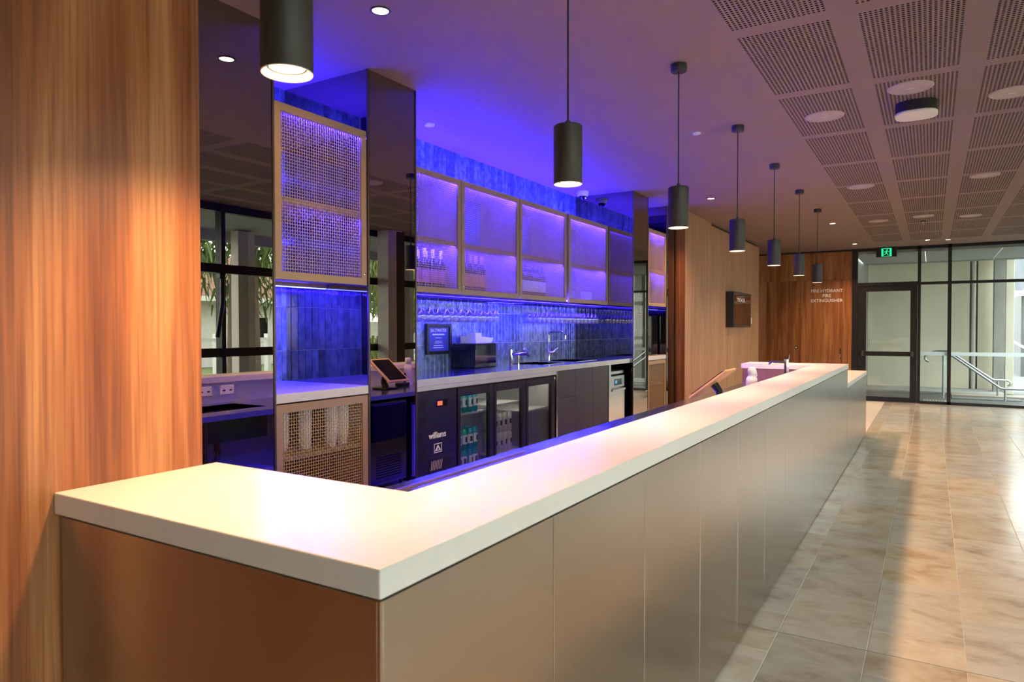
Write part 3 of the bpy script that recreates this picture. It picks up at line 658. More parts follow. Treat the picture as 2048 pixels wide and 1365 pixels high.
wall_cab(2.80, 3.755, 1.73, 2.65, XC, 'wall cabinet with wire mesh door holding white-capped bottles', lock_right=False)
wall_cab(3.76, 4.675, 1.73, 2.65, XC, 'wall cabinet with wire mesh door holding copper-capped bottles', lock_right=False)
wall_cab(4.685, 5.64, 1.73, 2.65, XC, 'wall cabinet with wire mesh door holding dark bottles with white labels')
wall_cab(5.69, 6.715, 1.73, 2.65, XC, 'empty wall cabinet with wire mesh door next to the mirror column', lock_right=False)
XN = XP-.004
wall_cab(1.645, 2.335, 1.72, 2.65, XN, 'tall wire mesh cabinet above the open niche between mirror columns', False, (2.17,))
wall_cab(7.214, 7.881, 1.73, 2.67, XN, 'wire mesh cabinet in the far niche between mirror columns', False, (2.19,))
def niche(y0, y1, nm, lab_top, lab_low, lab_led):
    tag(bevel_obj(obj('niche_worktop', MB().box(XW+.002, XP-.002, y0, y1, 1.062, 1.112), 'solid_surface')), lab_top, 'bench top')
    t = thing('mesh_cabinet', lab_low, 'cabinet', (XN, (y0+y1)/2, .05))
    xb = XW+.002
    for y in (y0+.002, y1-.02): obj('side_board', MB().box(xb, XN-.024, y, y+.018, .05, 1.058), 'champagne', t)
    obj('bottom_board', MB().box(xb, XN-.024, y0+.02, y1-.02, .05, .07), 'champagne', t); obj('back_board', MB().box(xb, xb+.012, y0+.02, y1-.02, .07, 1.058), 'champagne', t)
    for s in (.765, .42): obj('shelf', MB().box(xb+.012, XN-.04, y0+.02, y1-.02, s-.022, s), 'champagne', t)
    obj('plinth', MB().box(xb, XN-.05, y0+.01, y1-.01, 0, .05), 'black_matte', t)
    mesh_door(t, y0+.006, y1-.006, .06, 1.054, XN, .045)
    t2 = thing('led_bar', lab_led, 'led bar', (-2.55, (y0+y1)/2, 1.70))
    obj('housing', MB().box(-2.562, -2.538, y0+.006, y1-.006, 1.712, 1.738), 'champagne', t2); obj('diffuser', MB().box(-2.558, -2.542, y0+.008, y1-.008, 1.707, 1.712), 'led_bar', t2)
    led(-2.70, y0+.02, y1-.02, 1.728, t2)  # hidden strip added behind the bar to light the niche
niche(1.637, 2.343, 1, 'white stone top in the open niche between mirror columns', 'low wire mesh cabinet holding stacks of paper cups', 'thin blue light bar under the tall niche cabinet')
niche(7.208, 7.887, 2, 'white stone top in the far niche', 'low wire mesh cabinet in the far niche', 'thin blue light bar under the far niche cabinet')
tag(obj('wine_fridge', MB().rbox(XW+.06, XP-.10, 7.26, 7.84, 1.113, 1.62, .01), 'black_gloss'), 'black glossy appliance standing in the far niche', 'appliance')
# under-cabinet led bar of the long cabinets
ub = thing('led_bar', 'long blue light bar under the bottle cabinets', 'led bar', (-2.54, 4.7, 1.72))
obj('diffuser', MB().box(-2.560, -2.550, 2.82, 6.70, 1.743, 1.7495), 'led_blue', ub)

# bottles
def bottle(cap, lab, name, label, group):
    t = thing(name, label, 'bottle', (0,0,0), group)
    obj('glass_body', MB().lathe([(0, 0), (.034, 0), (.037, .004), (.037, .175), (.034, .195), (.020, .222), (.0145, .24), (.0145, .262)], (0,0,0), 20), 'bottle_glass', t, True)
    obj('capsule', MB().lathe([(.0155, .235), (.0155, .300), (.0145, .305), (0, .305)], (0,0,0), 18), cap, t, True)
    obj('paper_label', MB().lathe([(.0376, .045), (.0376, .145)], (0,0,0), 20, cap0=False, cap1=False), lab, t, True)
    return t
def row(proto, pts):
    for i, p in enumerate(pts):
        if i == 0: proto.location = p; WL[proto.name] = Vector(p)
        else: copy_tree(proto, p, random.uniform(0, 6))
zs = 1.769
row(bottle('capsule_white', 'label_rose', 'wine_bottle', 'wine bottle with white capsule and rose label in the mesh cabinet', 'white-capped bottles'), [(-2.60+.0, 3.30+.105*k, zs) for k in range(4)]+[(-2.72, 3.26+.105*k, zs) for k in range(4)])
row(bottle('capsule_copper', 'label_amber', 'wine_bottle', 'wine bottle with copper capsule and amber label in the mesh cabinet', 'copper-capped bottles'), [(-2.60, 3.93+.09*k, zs) for k in range(4)])
row(bottle('capsule_black', 'label_white', 'wine_bottle', 'dark wine bottle with white label in the mesh cabinet', 'dark bottles with white labels'), [(-2.60, 4.80+.082*k, zs) for k in range(7)]+[(-2.72, 4.84+.09*k, zs) for k in range(6)])
bx = tag(obj('small_carton', MB().rbox(-2.75, -2.66, 6.50, 6.62, zs, zs+.11, .003), 'paper'), 'small white carton in the cabinet next to the mirror column', 'carton')

# paper cup stacks, cups and jars behind the lower mesh door
def cupstack(n, r=.040, st=.020):
    prof = [(0, 0), (r*.72, 0)]
    prof += [(r*.95, .075)]
    for k in range(n): z = .075+k*st; prof += [(r, z), (r, z+.005), (r*.93, z+.0055), (r*.93, z+st-.001)]
    prof += [(0, prof[-1][1])]
    return MB().lathe(prof, (0,0,0), 18)
tcs = None
for i, (y, n, x) in enumerate([(1.76, 7, -2.34), (1.875, 8, -2.42), (1.99, 8, -2.36), (2.125, 8, -2.29), (2.235, 8, -2.31)]):
    o = obj('cup_stack', cupstack(n), 'cup_white', None, True); o.location = (x, y, .765)
    tag(o, 'stack of white paper cups behind the low mesh door', 'cup stack', 'paper cup stacks')
def small_glass():
    return MB().lathe([(0, 0), (.028, 0), (.034, .10), (.0325, .10), (.027, .004), (0, .004)], (0,0,0), 16)
sgm = mesh_of('tumbler', small_glass(), 'stemware', smooth=True)
for k in range(8):
    o = inst('tumbler', sgm, (-2.36-.09*(k % 2), 1.72+.075*k, .42)); tag(o, 'clear tumbler on the lower shelf behind the mesh door', 'tumbler', 'tumblers in the low cabinet')

# ================================================================== BACK BENCH + APPLIANCES
BX = -2.215
bb = thing('back_bench', 'long stainless steel back bench with two inset sinks', 'bench', (BX, 4.76, 1.06))
b = MB(); xb = XW+.006; sinks = [(4.92, 5.34), (5.62, 6.12)]; SX0, SX1 = -2.76, -2.38; ya = 2.80
for (a, c) in sinks:
    b.box(xb, BX, ya, a, 1.062, 1.112).box(xb, SX0, a, c, 1.062, 1.112).box(SX1, BX, a, c, 1.062, 1.112); ya = c
b.box(xb, BX, ya, 6.718, 1.062, 1.112)
obj('bench_top', b, 'steel_bench', bb)
for (a, c) in sinks:
    q = MB(); z0 = .92
    q.box(SX0-.004, SX0, a, c, z0, 1.115).box(SX1, SX1+.004, a, c, z0, 1.115).box(SX0, SX1, a-.004, a, z0, 1.115).box(SX0, SX1, c, c+.004, z0, 1.115).box(SX0, SX1, a, c, z0-.004, z0)
    obj('sink_bowl', q, 'steel', bb)
obj('front_edge', MB().box(BX, BX+.003, 2.80, 6.718, 1.0625, 1.1115), 'steel_edge', bb)
obj('fascia', MB().box(BX-.03, BX-.006, 2.80, 4.87, 1.03, 1.06), 'steel_edge', bb)
# bottle fridge
fg = thing('bottle_fridge', 'black undercounter bottle fridge with three glass doors', 'fridge', (BX-.3, 3.85, 0))
fx = BX-.012
obj('cabinet', MB().box(XW+.03, fx-.03, 2.83, 2.85, .08, 1.028).box(XW+.03, fx-.03, 4.845, 4.862, .08, 1.028).box(XW+.03, fx-.03, 2.85, 4.845, 1.008, 1.028).box(XW+.03, fx-.03, 2.85, 4.845, .08, .10).box(XW+.03, XW+.05, 2.85, 4.845, .1, 1.008).box(XW+.05, fx-.03, 3.30, 3.318, .10, 1.008), 'black_plastic', fg)
obj('lining', MB().box(XW+.051, XW+.055, 3.32, 4.84, .11, 1.0).box(XW+.055, fx-.04, 3.319, 3.324, .11, 1.0).box(XW+.055, fx-.04, 4.838, 4.843, .11, 1.0).box(XW+.055, fx-.04, 3.324, 4.838, 1.0, 1.006), 'fridge_lining', fg)
obj('interior_light', MB().box(fx-.075, fx-.06, 3.36, 4.80, .992, .998), 'fridge_light', fg)
obj('kick_plate', MB().box(XW+.03, fx-.06, 2.84, 4.855, 0, .08), 'black_matte', fg)
cp = obj('control_panel', MB().rbox(fx-.03, fx, 2.835, 3.305, .09, 1.022, .004), 'black_plastic', fg)
obj('display_bezel', MB().box(fx, fx+.002, 3.06, 3.19, .905, .955), 'black_gloss', cp); obj('display', MB().box(fx+.002, fx+.003, 3.075, 3.13, .915, .945), 'display_red', cp)
for k in range(4):
    for q in range(4):
        z = .93-.115*k; y = 2.865+.018*q
        obj('vent_slot', MB().prism([(y, z-.035), (y+.006, z-.035), (y+.022, z+.035), (y+.016, z+.035)], 'x', fx, fx+.0015), 'felt', cp)
gr = obj('grille_plate', MB().rbox(fx, fx+.004, 2.975, 3.255, .36, .56, .003), 'black_plastic', cp)
for k in range(13):
    for q in range(2):
        y = 2.99+.019*k; z = .41+.09*q
        obj('grille_slot', MB().prism([(y, z-.032), (y+.007, z-.032), (y+.02, z+.032), (y+.013, z+.032)], 'x', fx+.004, fx+.0055), 'speaker_grille' if k < 7 else 'felt', gr)
text_mesh('lettering', 'williams', .062, 'print_white', (fx+.0012, 3.075, .69), (0,1,0), (0,0,1), cp, bold=.001)
em_ = MB(); fx2 = fx+.001
for (a, c, z0, z1) in [(3.035, 3.125, .645, .65), (3.035, 3.125, .585, .59), (3.035, 3.04, .59, .645), (3.12, 3.125, .59, .645)]: em_.box(fx, fx2, a, c, z0, z1)
em_.prism([(3.045, .598), (3.115, .598), (3.08, .64)], 'x', fx, fx2)
obj('emblem', em_, 'print_white', cp); obj('emblem_mark', MB().prism([(3.067, .604), (3.093, .604), (3.08, .622)], 'x', fx2, fx2+.0005), 'ink', cp)
for i, (a, c) in enumerate([(3.318, 3.802), (3.812, 4.312), (4.322, 4.842)]):
    fwd = .052
    d = obj('door_frame', MB().rbox(fx-.028, fx+.006, a, a+fwd*.7, .11, 1.018, .006).rbox(fx-.028, fx+.006, c-fwd*1.25, c, .11, 1.018, .006).rbox(fx-.028, fx+.006, a+fwd*.7, c-fwd*1.25, .955, 1.018, .006).rbox(fx-.028, fx+.006, a+fwd*.7, c-fwd*1.25, .11, .17, .006), 'black_plastic', fg)
    obj('door_glass', MB().box(fx-.016, fx-.010, a+fwd*.7-.004, c-fwd*1.25+.004, .166, .959), 'fridge_glass', d)
    for s in ((.815, .37) if i == 0 else ((.84, .44) if i == 1 else (.74, .34))):
        obj('shelf', MB().box(XW+.07, fx-.05, a+.02, c-.03, s-.012, s), 'fridge_lining', fg)
def can(m1, mlab, name, label, group):
    t = thing(name, label, 'can', (0,0,0), group)
    obj('body', MB().lathe([(0, 0), (.026, 0), (.032, .008), (.032, .145), (.0265, .158), (.0265, .162), (0, .160)], (0,0,0), 18), m1, t, True)
    obj('wrap', MB().add([(.0326*math.cos(a), .0326*math.sin(a), z) for a in [math.radians(-60+15*k) for k in range(9)] for z in (.045, .115)], [(2*k, 2*k+2, 2*k+3, 2*k+1) for k in range(8)]), 'paper' if mlab else m1, t, True)
    obj('mark', MB().add([(.0331*math.cos(a), .0331*math.sin(a), z) for a in [math.radians(-20+10*k) for k in range(5)] for z in (.06, .10)], [(2*k, 2*k+2, 2*k+3, 2*k+1) for k in range(4)]), 'ink', t, True)
    return t
ca = can('can_teal', 1, 'drink_can', 'teal drink can with white label in the fridge', 'teal cans in the first fridge door')
cb = can('can_green', 1, 'drink_can', 'green drink can with white label in the fridge', 'green cans in the first fridge door')
cc_ = can('can_cream', 0, 'drink_can', 'cream drink can with black mark in the fridge', 'cream cans in the second fridge door')
fa = fb = fc_ = True
def put(proto, flag, p, r):
    if flag: proto.location = p; proto.rotation_euler = (0,0,r); WL[proto.name] = Vector(p)
    else: copy_tree(proto, p, r)
    return False
xc = fx-.075
for z, n in ((.8155, 4), (.3705, 4), (.5335, 4), (.102, 3)):
    for k in range(n):
        for dx in (0, -.075):
            p = (xc+dx-.005*(k % 2), 3.42+.074*k, z); r = random.uniform(-.3, .2)
            if (k % 3) in (1,): fb = put(cb, fb, p, r)
            else: fa = put(ca, fa, p, r)
for z, n in ((.4405, 4), (.6035, 4)):
    for k in range(n):
        for dx in (0, -.075): fc_ = put(cc_, fc_, (xc+dx, 3.925+.074*k, z), random.uniform(-.25, .1))
# charcoal cupboards
for i, (a, c, lab) in enumerate([(4.90, 5.29, 'charcoal cupboard with a drawer front next to the bottle fridge'), (5.293, 5.69, 'plain charcoal cupboard under the back bench'), (5.693, 6.085, 'charcoal cupboard beside the glasswasher post')]):
    t = thing('cupboard', lab, 'cupboard', (BX-.3, (a+c)/2, 0))
    obj('carcass', MB().box(XW+.03, BX-.03, a, c, .06, .91 if i < 3 else 1.05), 'black_matte', t)
    if i == 0:
        obj('drawer_front', MB().rbox(BX-.03, BX-.012, a+.0015, c-.0015, .80, 1.056, .001, 1), 'charcoal', t); obj('door', MB().rbox(BX-.03, BX-.012, a+.0015, c-.0015, .08, .797, .001, 1), 'charcoal', t)
    else: obj('door', MB().rbox(BX-.03, BX-.012, a+.0015, c-.0015, .08, 1.056, .001, 1), 'charcoal', t)
    obj('plinth', MB().box(XW+.03, BX-.06, a, c, 0, .06), 'black_matte', t)
    if i != 1: obj('steel_post', MB().box(BX-.05, BX-.005, *((4.87, 4.898) if i == 0 else (6.09, 6.15)), 0, 1.061), 'steel', t)
gw = thing('glasswasher', 'stainless steel undercounter glasswasher with black control panel', 'glasswasher', (BX-.3, 6.38, 0))
gxx = BX-.03
obj('body', MB().rbox(XW+.05, gxx-.02, 6.19, 6.60, .08, .93, .006), 'steel', gw); obj('lid', MB().rbox(XW+.05, gxx-.01, 6.185, 6.60, .945, .985, .006), 'steel', gw)
cpn = obj('control_strip', MB().rbox(gxx-.02, gxx, 6.19, 6.60, .80, .93, .004), 'steel', gw)
obj('panel', MB().box(gxx, gxx+.002, 6.30, 6.51, .825, .895), 'black_gloss', cpn); obj('display', MB().box(gxx+.002, gxx+.003, 6.32, 6.37, .845, .878), 'display_blue', cpn)
obj('door', MB().rbox(gxx-.02, gxx+.004, 6.195, 6.595, .25, .79, .005), 'steel', gw); obj('handle_lip', MB().box(gxx+.004, gxx+.02, 6.21, 6.58, .765, .785), 'steel', gw)
obj('kick_flap', MB().prism([(gxx-.08, .10), (gxx+.03, .16), (gxx+.005, .24), (gxx-.08, .24)], 'y', 6.20, 6.59), 'steel', gw)
for s in (-1, 1):
    for q in (XW+.12, gxx-.10): obj('foot', MB().cyl((q, 6.395+s*.16, 0), .018, .08, n=10), 'black_plastic', gw)
# taps
def gooseneck(x, y, label):
    t = thing('sink_tap', label, 'tap', (x, y, 1.112)); z = 1.112
    obj('stem', MB().lathe([(0, z), (.026, z), (.024, z+.006), (.013, z+.01), (.013, z+.13), (.009, z+.135), (.009, z+.24)], (x, y, 0), 16), 'chrome', t, True)
    pts = [(x, y, z+.24), (x, y, z+.275)]+[(x+.035-.035*math.cos(a), y, z+.275+.035*math.sin(a)) for a in [math.radians(15*k) for k in range(1, 7)]]+[(x+.15, y, z+.31)]+[(x+.15+.04*math.sin(a), y, z+.27+.04*math.cos(a)) for a in [math.radians(15*k) for k in range(1, 7)]]+[(x+.19, y, z+.235)]
    obj('spout', MB().tube(pts, .009, 12), 'chrome', t, True); obj('lever', MB().tube([(x, y+.012, z+.10), (x+.02, y+.05, z+.10), (x+.06, y+.09, z+.145)], [.012, .010, .005], 10), 'chrome', t, True)
gooseneck(-2.62, 5.47, 'tall square-neck chrome tap at the far sink')
pt = thing('sink_tap', 'short chrome mixer tap with side spout at the near sink', 'tap', (-2.62, 4.72, 1.112)); z = 1.112
obj('pillar', MB().lathe([(0, z), (.022, z), (.019, z+.005), (.019, z+.15), (.012, z+.155), (0, z+.155)], (-2.62, 4.72, 0), 16), 'chrome', pt, True)
obj('pillar', MB().cyl((-2.55, 4.74, z), .010, .10, n=12), 'chrome', pt, True)
obj('spout', MB().tube([(-2.62, 4.72, z+.105), (-2.55, 4.74, z+.108), (-2.47, 4.765, z+.108), (-2.45, 4.77, z+.085)], .016, 12), 'chrome', pt, True); obj('lever', MB().tube([(-2.52, 4.75, z+.118), (-2.49, 4.76, z+.16), (-2.46, 4.77, z+.13)], .006, 8), 'chrome', pt, True)
# towel dispenser, framed sign
dp = thing('towel_dispenser', 'glossy black paper towel dispenser on the steel bench', 'dispenser', (-2.74, 4.31, 1.112))
obj('box', MB().rbox(-2.86, -2.62, 4.13, 4.47, 1.1125, 1.325, .008), 'black_gloss', dp); obj('side_plate', MB().box(-2.845, -2.635, 4.4705, 4.474, 1.12, 1.318), 'chrome', dp)
tw = thing('paper_towels', 'fanned white paper towels on top of the black dispenser', 'paper towels', (-2.74, 4.31, 1.326))
obj('pack', MB().prism([(4.20, 1.328), (4.45, 1.328), (4.48, 1.372), (4.19, 1.392)], 'x', -2.82, -2.66), 'paper', tw); obj('top_fold', MB().rbox(-2.79, -2.69, 4.235, 4.335, 1.382, 1.418, .004), 'paper', tw)
sg = thing('framed_sign', 'black framed sign with white SALTWATER heading on the tiled wall', 'sign', (XW+.02, 3.97, 1.365))
sy0, sy1, sz0, sz1 = 3.805, 4.155, 1.235, 1.50
obj('frame', MB().rbox(XW+.005, XW+.035, sy0, sy0+.028, sz0, sz1, .004).rbox(XW+.005, XW+.035, sy1-.028, sy1, sz0, sz1, .004).rbox(XW+.005, XW+.035, sy0+.028, sy1-.028, sz1-.028, sz1, .004).rbox(XW+.005, XW+.035, sy0+.028, sy1-.028, sz0, sz0+.028, .004), 'black_plastic', sg)
obj('print', MB().box(XW+.006, XW+.018, sy0+.026, sy1-.026, sz0+.026, sz1-.026), 'poster', sg)
text_mesh('lettering', 'SALTWATER', .040, 'print_white', (XW+.0195, 3.98, 1.428), (0,1,0), (0,0,1), sg)
for k, (wd, zz) in enumerate([(.17, 1.400), (.09, 1.375), (.09, 1.345), (.11, 1.33), (.13, 1.308), (.15, 1.29)]):
    obj('text_line', MB().box(XW+.018, XW+.019, 3.98-wd/2, 3.98+wd/2, zz, zz+(.011 if k == 0 else .005)), 'print_white', sg)

# hanging stemware and racks
RZ = 1.700
def wineglass(scale=1.0):
    p = [(.033, 0), (.034, -.002), (.0045, -.010), (.0032, -.02), (.0032, -.075), (.006, -.082), (.030, -.105), (.040, -.130), (.041, -.150), (.034, -.190), (.0335, -.190)]
    return MB().lathe([(r*scale, z*scale) for r, z in p], (0,0,0), 18, cap0=True, cap1=False)
wgm = mesh_of('wine_glass', wineglass(1.0), 'stemware', smooth=True)
rk = thing('glass_rack', 'dark wire stemware rack under the bottle cabinets', 'glass rack', (-2.7, 4.7, RZ))
for x in (-2.575, -2.70, -2.83): obj('cross_bar', MB().cyl((x, 2.83, RZ+.012), .0045, 3.86, 'y', 8), 'black_plastic', rk)
gy = [2.95+.1045*k for k in range(15)]+[5.20+.0985*k for k in range(15)]
for y in gy:
    for s in (-.024, .024): obj('rail', MB().cyl((-2.86, y+s, RZ-.004), .0035, .32, 'x', 6), 'black_plastic', rk)
for i, y in enumerate(gy):
    for x in (-2.60, -2.71):
        if i < 15 and (y > 4.42): continue
        o = inst('wine_glass', wgm, (x, y, RZ+.001), rot=(0,0,random.uniform(0, 6)))
        tag(o, 'clear wine glass hanging upside down in the rack nearest the framed sign' if i < 15 else 'clear wine glass hanging upside down in the rack above the sinks', 'wine glass', 'wine glasses above the sign' if i < 15 else 'wine glasses above the sinks')

# ================================================================== ITEMS ON THE WORK BENCH
ps = thing('pos_tablet', 'tilted tablet till on a black stand behind the counter', 'tablet', (-.633, 4.30, BZ))
def rotbox(cx, cy, cz, w_, h, t_, ang, r=.006):
    b = MB().rbox(-t_/2, t_/2, -w_/2, w_/2, -h/2, h/2, r); ca, sa = math.cos(ang), math.sin(ang)
    b.v = [(cx+x*ca+z*sa, cy+y, cz-x*sa+z*ca) for x, y, z in b.v]; return b
ang = math.radians(52); tc_ = (-.633, 4.30, BZ+.183)
obj('case', rotbox(*tc_, .30, .34, .016, ang), 'tan_leather', ps)
nx, nz = -math.cos(ang), math.sin(ang)
obj('screen', rotbox(tc_[0]+nx*.0105, 4.30, tc_[2]+nz*.0105, .238, .285, .012, ang, .003), 'black_gloss', ps)
obj('stand', MB().tube([(-.595, 4.30, BZ+.015), (-.57, 4.30, BZ+.07), (-.585, 4.30, BZ+.13), (-.62, 4.30, BZ+.175)], [.035, .028, .026, .030], 14), 'black_plastic', ps, True)
obj('base', MB().rbox(-.68, -.50, 4.21, 4.39, BZ+.0005, BZ+.014, .006), 'black_plastic', ps)
sb = thing('spray_bottle', 'white plastic bottle with wide cap behind the counter', 'bottle', (-.46, 4.80, BZ))
obj('body', MB().lathe([(0, .0005), (.040, .0005), (.044, .006), (.044, .165), (.040, .195), (.028, .215), (.025, .228)], (-.46, 4.80, BZ), 24), 'white_plastic', sb, True)
obj('cap', MB().lathe([(.028, .226), (.032, .232), (.032, .262), (.026, .282), (0, .286)], (-.46, 4.80, BZ), 20), 'white_plastic', sb, True)
obj('handle', MB().tube([(-.46, 4.825, BZ+.262), (-.445, 4.86, BZ+.25), (-.44, 4.868, BZ+.215), (-.45, 4.84, BZ+.19)], .008, 8), 'white_plastic', sb, True)
ct_ = thing('bar_tap', 'chrome mixer tap with lever behind the counter at the far end', 'tap', (-.44, 6.2, BZ))
obj('body', MB().lathe([(0, BZ), (.03, BZ), (.026, BZ+.008), (.022, BZ+.012), (.022, BZ+.29), (.0, BZ+.29)], (-.44, 6.2, 0), 20), 'chrome', ct_, True)
obj('head', MB().prism([(-.462, BZ+.29), (-.418, BZ+.29), (-.414, BZ+.335), (-.436, BZ+.318), (-.455, BZ+.312)], 'y', 6.178, 6.222), 'chrome', ct_)
obj('spout', MB().tube([(-.44, 6.2, BZ+.262), (-.52, 6.2, BZ+.262), (-.575, 6.2, BZ+.262), (-.592, 6.2, BZ+.250), (-.594, 6.2, BZ+.235)], .012, 12), 'chrome', ct_, True)
cr = thing('card_reader', 'small black card reader beside the tablet till', 'card reader', (-.52, 4.62, BZ))
obj('body', MB().rbox(-.55, -.47, 4.58, 4.72, BZ+.0005, BZ+.035, .008), 'black_plastic', cr); obj('antenna', MB().cyl((-.50, 4.70, BZ+.03), .012, .10, n=10), 'black_plastic', cr, True)
obj('cable', MB().tube([(-.46, 4.60, BZ+.02), (-.42, 4.55, BZ+.05), (-.38, 4.50, BZ+.03), (-.34, 4.52, BZ+.012)], .004, 6), 'white_plastic', cr, True)
# under-bench equipment seen in the mirrors
im = thing('ice_machine', 'stainless ice machine with slotted vent under the work bench', 'ice machine', (-.63, 4.0, 0))
obj('body', MB().rbox(-.92, -.32, 3.72, 4.22, .06, .80, .008), 'steel', im); obj('hatch', MB().rbox(-.94, -.92, 3.74, 4.20, .45, .78, .008), 'black_plastic', im)
for k in range(9): obj('vent_slot', MB().box(-.9215, -.919, 3.80, 4.14, .12+.022*k, .13+.022*k), 'felt', im)
for q in ((-.88, 3.76), (-.88, 4.18), (-.36, 3.76), (-.36, 4.18)): obj('foot', MB().cyl((q[0], q[1], 0), .018, .06, n=10), 'black_plastic', im)
uf = thing('bar_fridge', 'small fridge with pale door frame under the work bench', 'fridge', (-.63, 4.6, 0))
obj('body', MB().rbox(-.90, -.32, 4.30, 4.86, .0, .81, .006), 'black_plastic', uf); obj('door_frame', MB().box(-.925, -.90, 4.32, 4.36, .05, .73).box(-.925, -.90, 4.80, 4.84, .05, .73).box(-.925, -.90, 4.36, 4.80, .69, .73).box(-.925, -.90, 4.36, 4.80, .05, .09), 'lilac_plastic', uf); obj('door_glass', MB().box(-.915, -.905, 4.36, 4.80, .09, .69), 'black_gloss', uf)
pr_ = thing('waste_pipe', 'copper and chrome waste pipe under the work bench', 'pipe', (-.6, 2.42, .4))
obj('trap', MB().tube([(-.62, 2.42, .64), (-.62, 2.42, .45), (-.60, 2.42, .40), (-.54, 2.42, .40), (-.50, 2.42, .45), (-.40, 2.42, .47), (-.30, 2.42, .47)], .022, 10), 'bronze_edge', pr_, True); obj('collar', MB().cyl((-.62, 2.42, .52), .03, .04, n=14), 'chrome', pr_, True)
cbx = thing('carton', 'cardboard carton with red print on the floor under the work bench', 'carton', (-.75, 2.55, 0))
obj('box', MB().rbox(-.90, -.66, 2.35, 2.72, 0, .42, .004), 'lilac_plastic', cbx); obj('red_mark', MB().box(-.902, -.90, 2.58, 2.66, .30, .38), 'red_print', cbx)
tag(obj('bar_mat', MB().rbox(-.75, -.45, .50, .86, BZ+.0005, BZ+.008, .003), 'tan_leather'), 'flat tan mat on the near end of the work bench', 'mat')

# ================================================================== OUTSIDE: far porch
og = tag(obj('ground', MB().box(-9, 60, YG+.06, 60, -.3, -.02).box(2.7, 60, -30, YG+.06, -.3, -.02), 'paving'), 'grey paved ground outside the windows', 'ground', kind='structure')
pw = thing('porch_wall', 'cream rendered wall across the porch outside the exit door', 'wall', (0, 18.6, 0), kind='structure')
obj('wall_panel', MB().box(-.62, 1.50, 18.6, 18.8, -.02, 4), 'cream_paint', pw); obj('wall_panel', MB().box(1.66, 2.2, 18.6, 18.8, -.02, 4), 'cream_paint', pw)
obj('recess', MB().box(1.45, 1.7, 18.72, 18.8, -.02, 4), 'concrete', pw); obj('downpipe', MB().cyl((1.585, 18.64, -.02), .045, 4, n=16), 'white_render', pw, True)
tag(obj('porch_side_wall', MB().box(-.85, -.63, YG+.1, 18.8, -.02, 4), 'concrete'), 'grey concrete side wall of the porch', 'wall', kind='structure')
sf = thing('porch_soffit', 'grey panelled soffit over the porch outside the exit door', 'soffit', (1, 17, 2.9), kind='structure')
for (a, c) in [(-.6, .62), (.63, 1.85), (1.86, 3.08)]:
    obj('soffit_panel', MB().box(a, c, YG+.06, 17.2, 2.93, 2.95), 'soffit', sf)
obj('fascia', MB().box(-.6, 3.2, 17.2, 17.25, 2.90, 3.3), 'soffit', sf)
obj('soffit_edge', MB().box(-.6, 3.1, YG+.055, YG+.10, 2.93, 3.2), 'soffit', sf)
obj('soffit_shade', MB().box(-.6, 2.6, 17.25, 18.59, 3.3, 3.35), 'soffit', sf)  # unseen cover added to keep the porch wall in shade
pc = thing('porch_column', 'square concrete column at the edge of the porch', 'column', (2.3, 18.2, 0))
obj('shaft', MB().rbox(1.93, 2.14, 18.0, 18.28, -.02, 3.2, .01), 'concrete', pc); obj('lit_side', MB().rbox(2.145, 2.30, 18.0, 18.28, -.02, 3.2, .01), 'cream_paint', pc)  # column's lit side put in as a lighter coloured strip
hr = thing('handrail', 'galvanised pipe handrail beside the porch steps', 'handrail', (1.5, 16.4, 0))
y = 16.2
obj('rail', MB().tube([(.70, y, .74), (.66, y, .76), (.63, y, .80), (.63, y, .85), (.66, y, .89), (.72, y, .905), (1.05, y, .905), (1.10, y, .885), (1.93, y, .24), (1.98, y, .225), (2.5, y, .225)], .021, 10), 'galv', hr, True)
y2 = 17.0
obj('rail', MB().tube([(.73, y2, .86), (.78, y2, .93), (.86, y2, .95), (1.05, y2, .95), (1.12, y2, .91), (1.84, y2, .37), (1.90, y2, .345), (2.12, y2, .345), (2.17, y2, .31), (2.17, y2, .26), (2.12, y2, .225)], .021, 10), 'galv', hr, True)
for (x, yy_, z1) in [(.96, y, .885), (2.02, y, .21), (1.95, y2, .33), (.99, y2, .93)]: obj('post', MB().cyl((x, yy_, -.02), .022, z1+.02, n=12), 'galv', hr, True)
stp = thing('porch_steps', 'low pebble-faced concrete step outside the glazing', 'step', (1.7, 17, 0))
obj('tread', MB().rbox(-.6, 2.1, 17.3, 18.58, -.02, .03, .005), 'concrete', stp); obj('riser', MB().rbox(1.12, 2.5, 16.75, 17.3, -.02, .02, .005), 'pebble', stp); obj('dark_nosing', MB().rbox(1.12, 2.3, 16.2, 16.75, -.02, -.005, .003), 'asphalt', stp)
tt = thing('tactile_strip', 'grey tactile paving strip with raised ribs outside the glazing', 'tactile strip', (.8, 15.3, -.02))
obj('plate', MB().box(.60, 1.02, 14.95, 15.65, -.02, -.012), 'tactile', tt)
for k in range(8): obj('rib', MB().rbox(.62+.05*k, .648+.05*k, 14.97, 15.63, -.012, .0, .003), 'galv', tt)
nbh = thing('neighbour_shed', 'white shed with corrugated metal roof beyond the porch', 'shed', (5, 26, 0))
obj('walls', MB().box(3.05, 12, 25, 30, -.02, 2.45), 'shed_wall', nbh)
for k in range(3):
    d = obj('door', MB().rbox(3.25+.95*k, 4.1+.95*k, 24.95, 25, .0, 2.1, .01), 'shed_door', nbh); obj('door_pane', MB().box(3.4+.95*k, 3.95+.95*k, 24.94, 24.95, .9, 1.95), 'galv', d)
obj('eave', MB().box(2.8, 12, 24.6, 24.72, 2.40, 2.55), 'cream_paint', nbh)
b = MB(); n = 140; x0, x1 = 2.75, 12
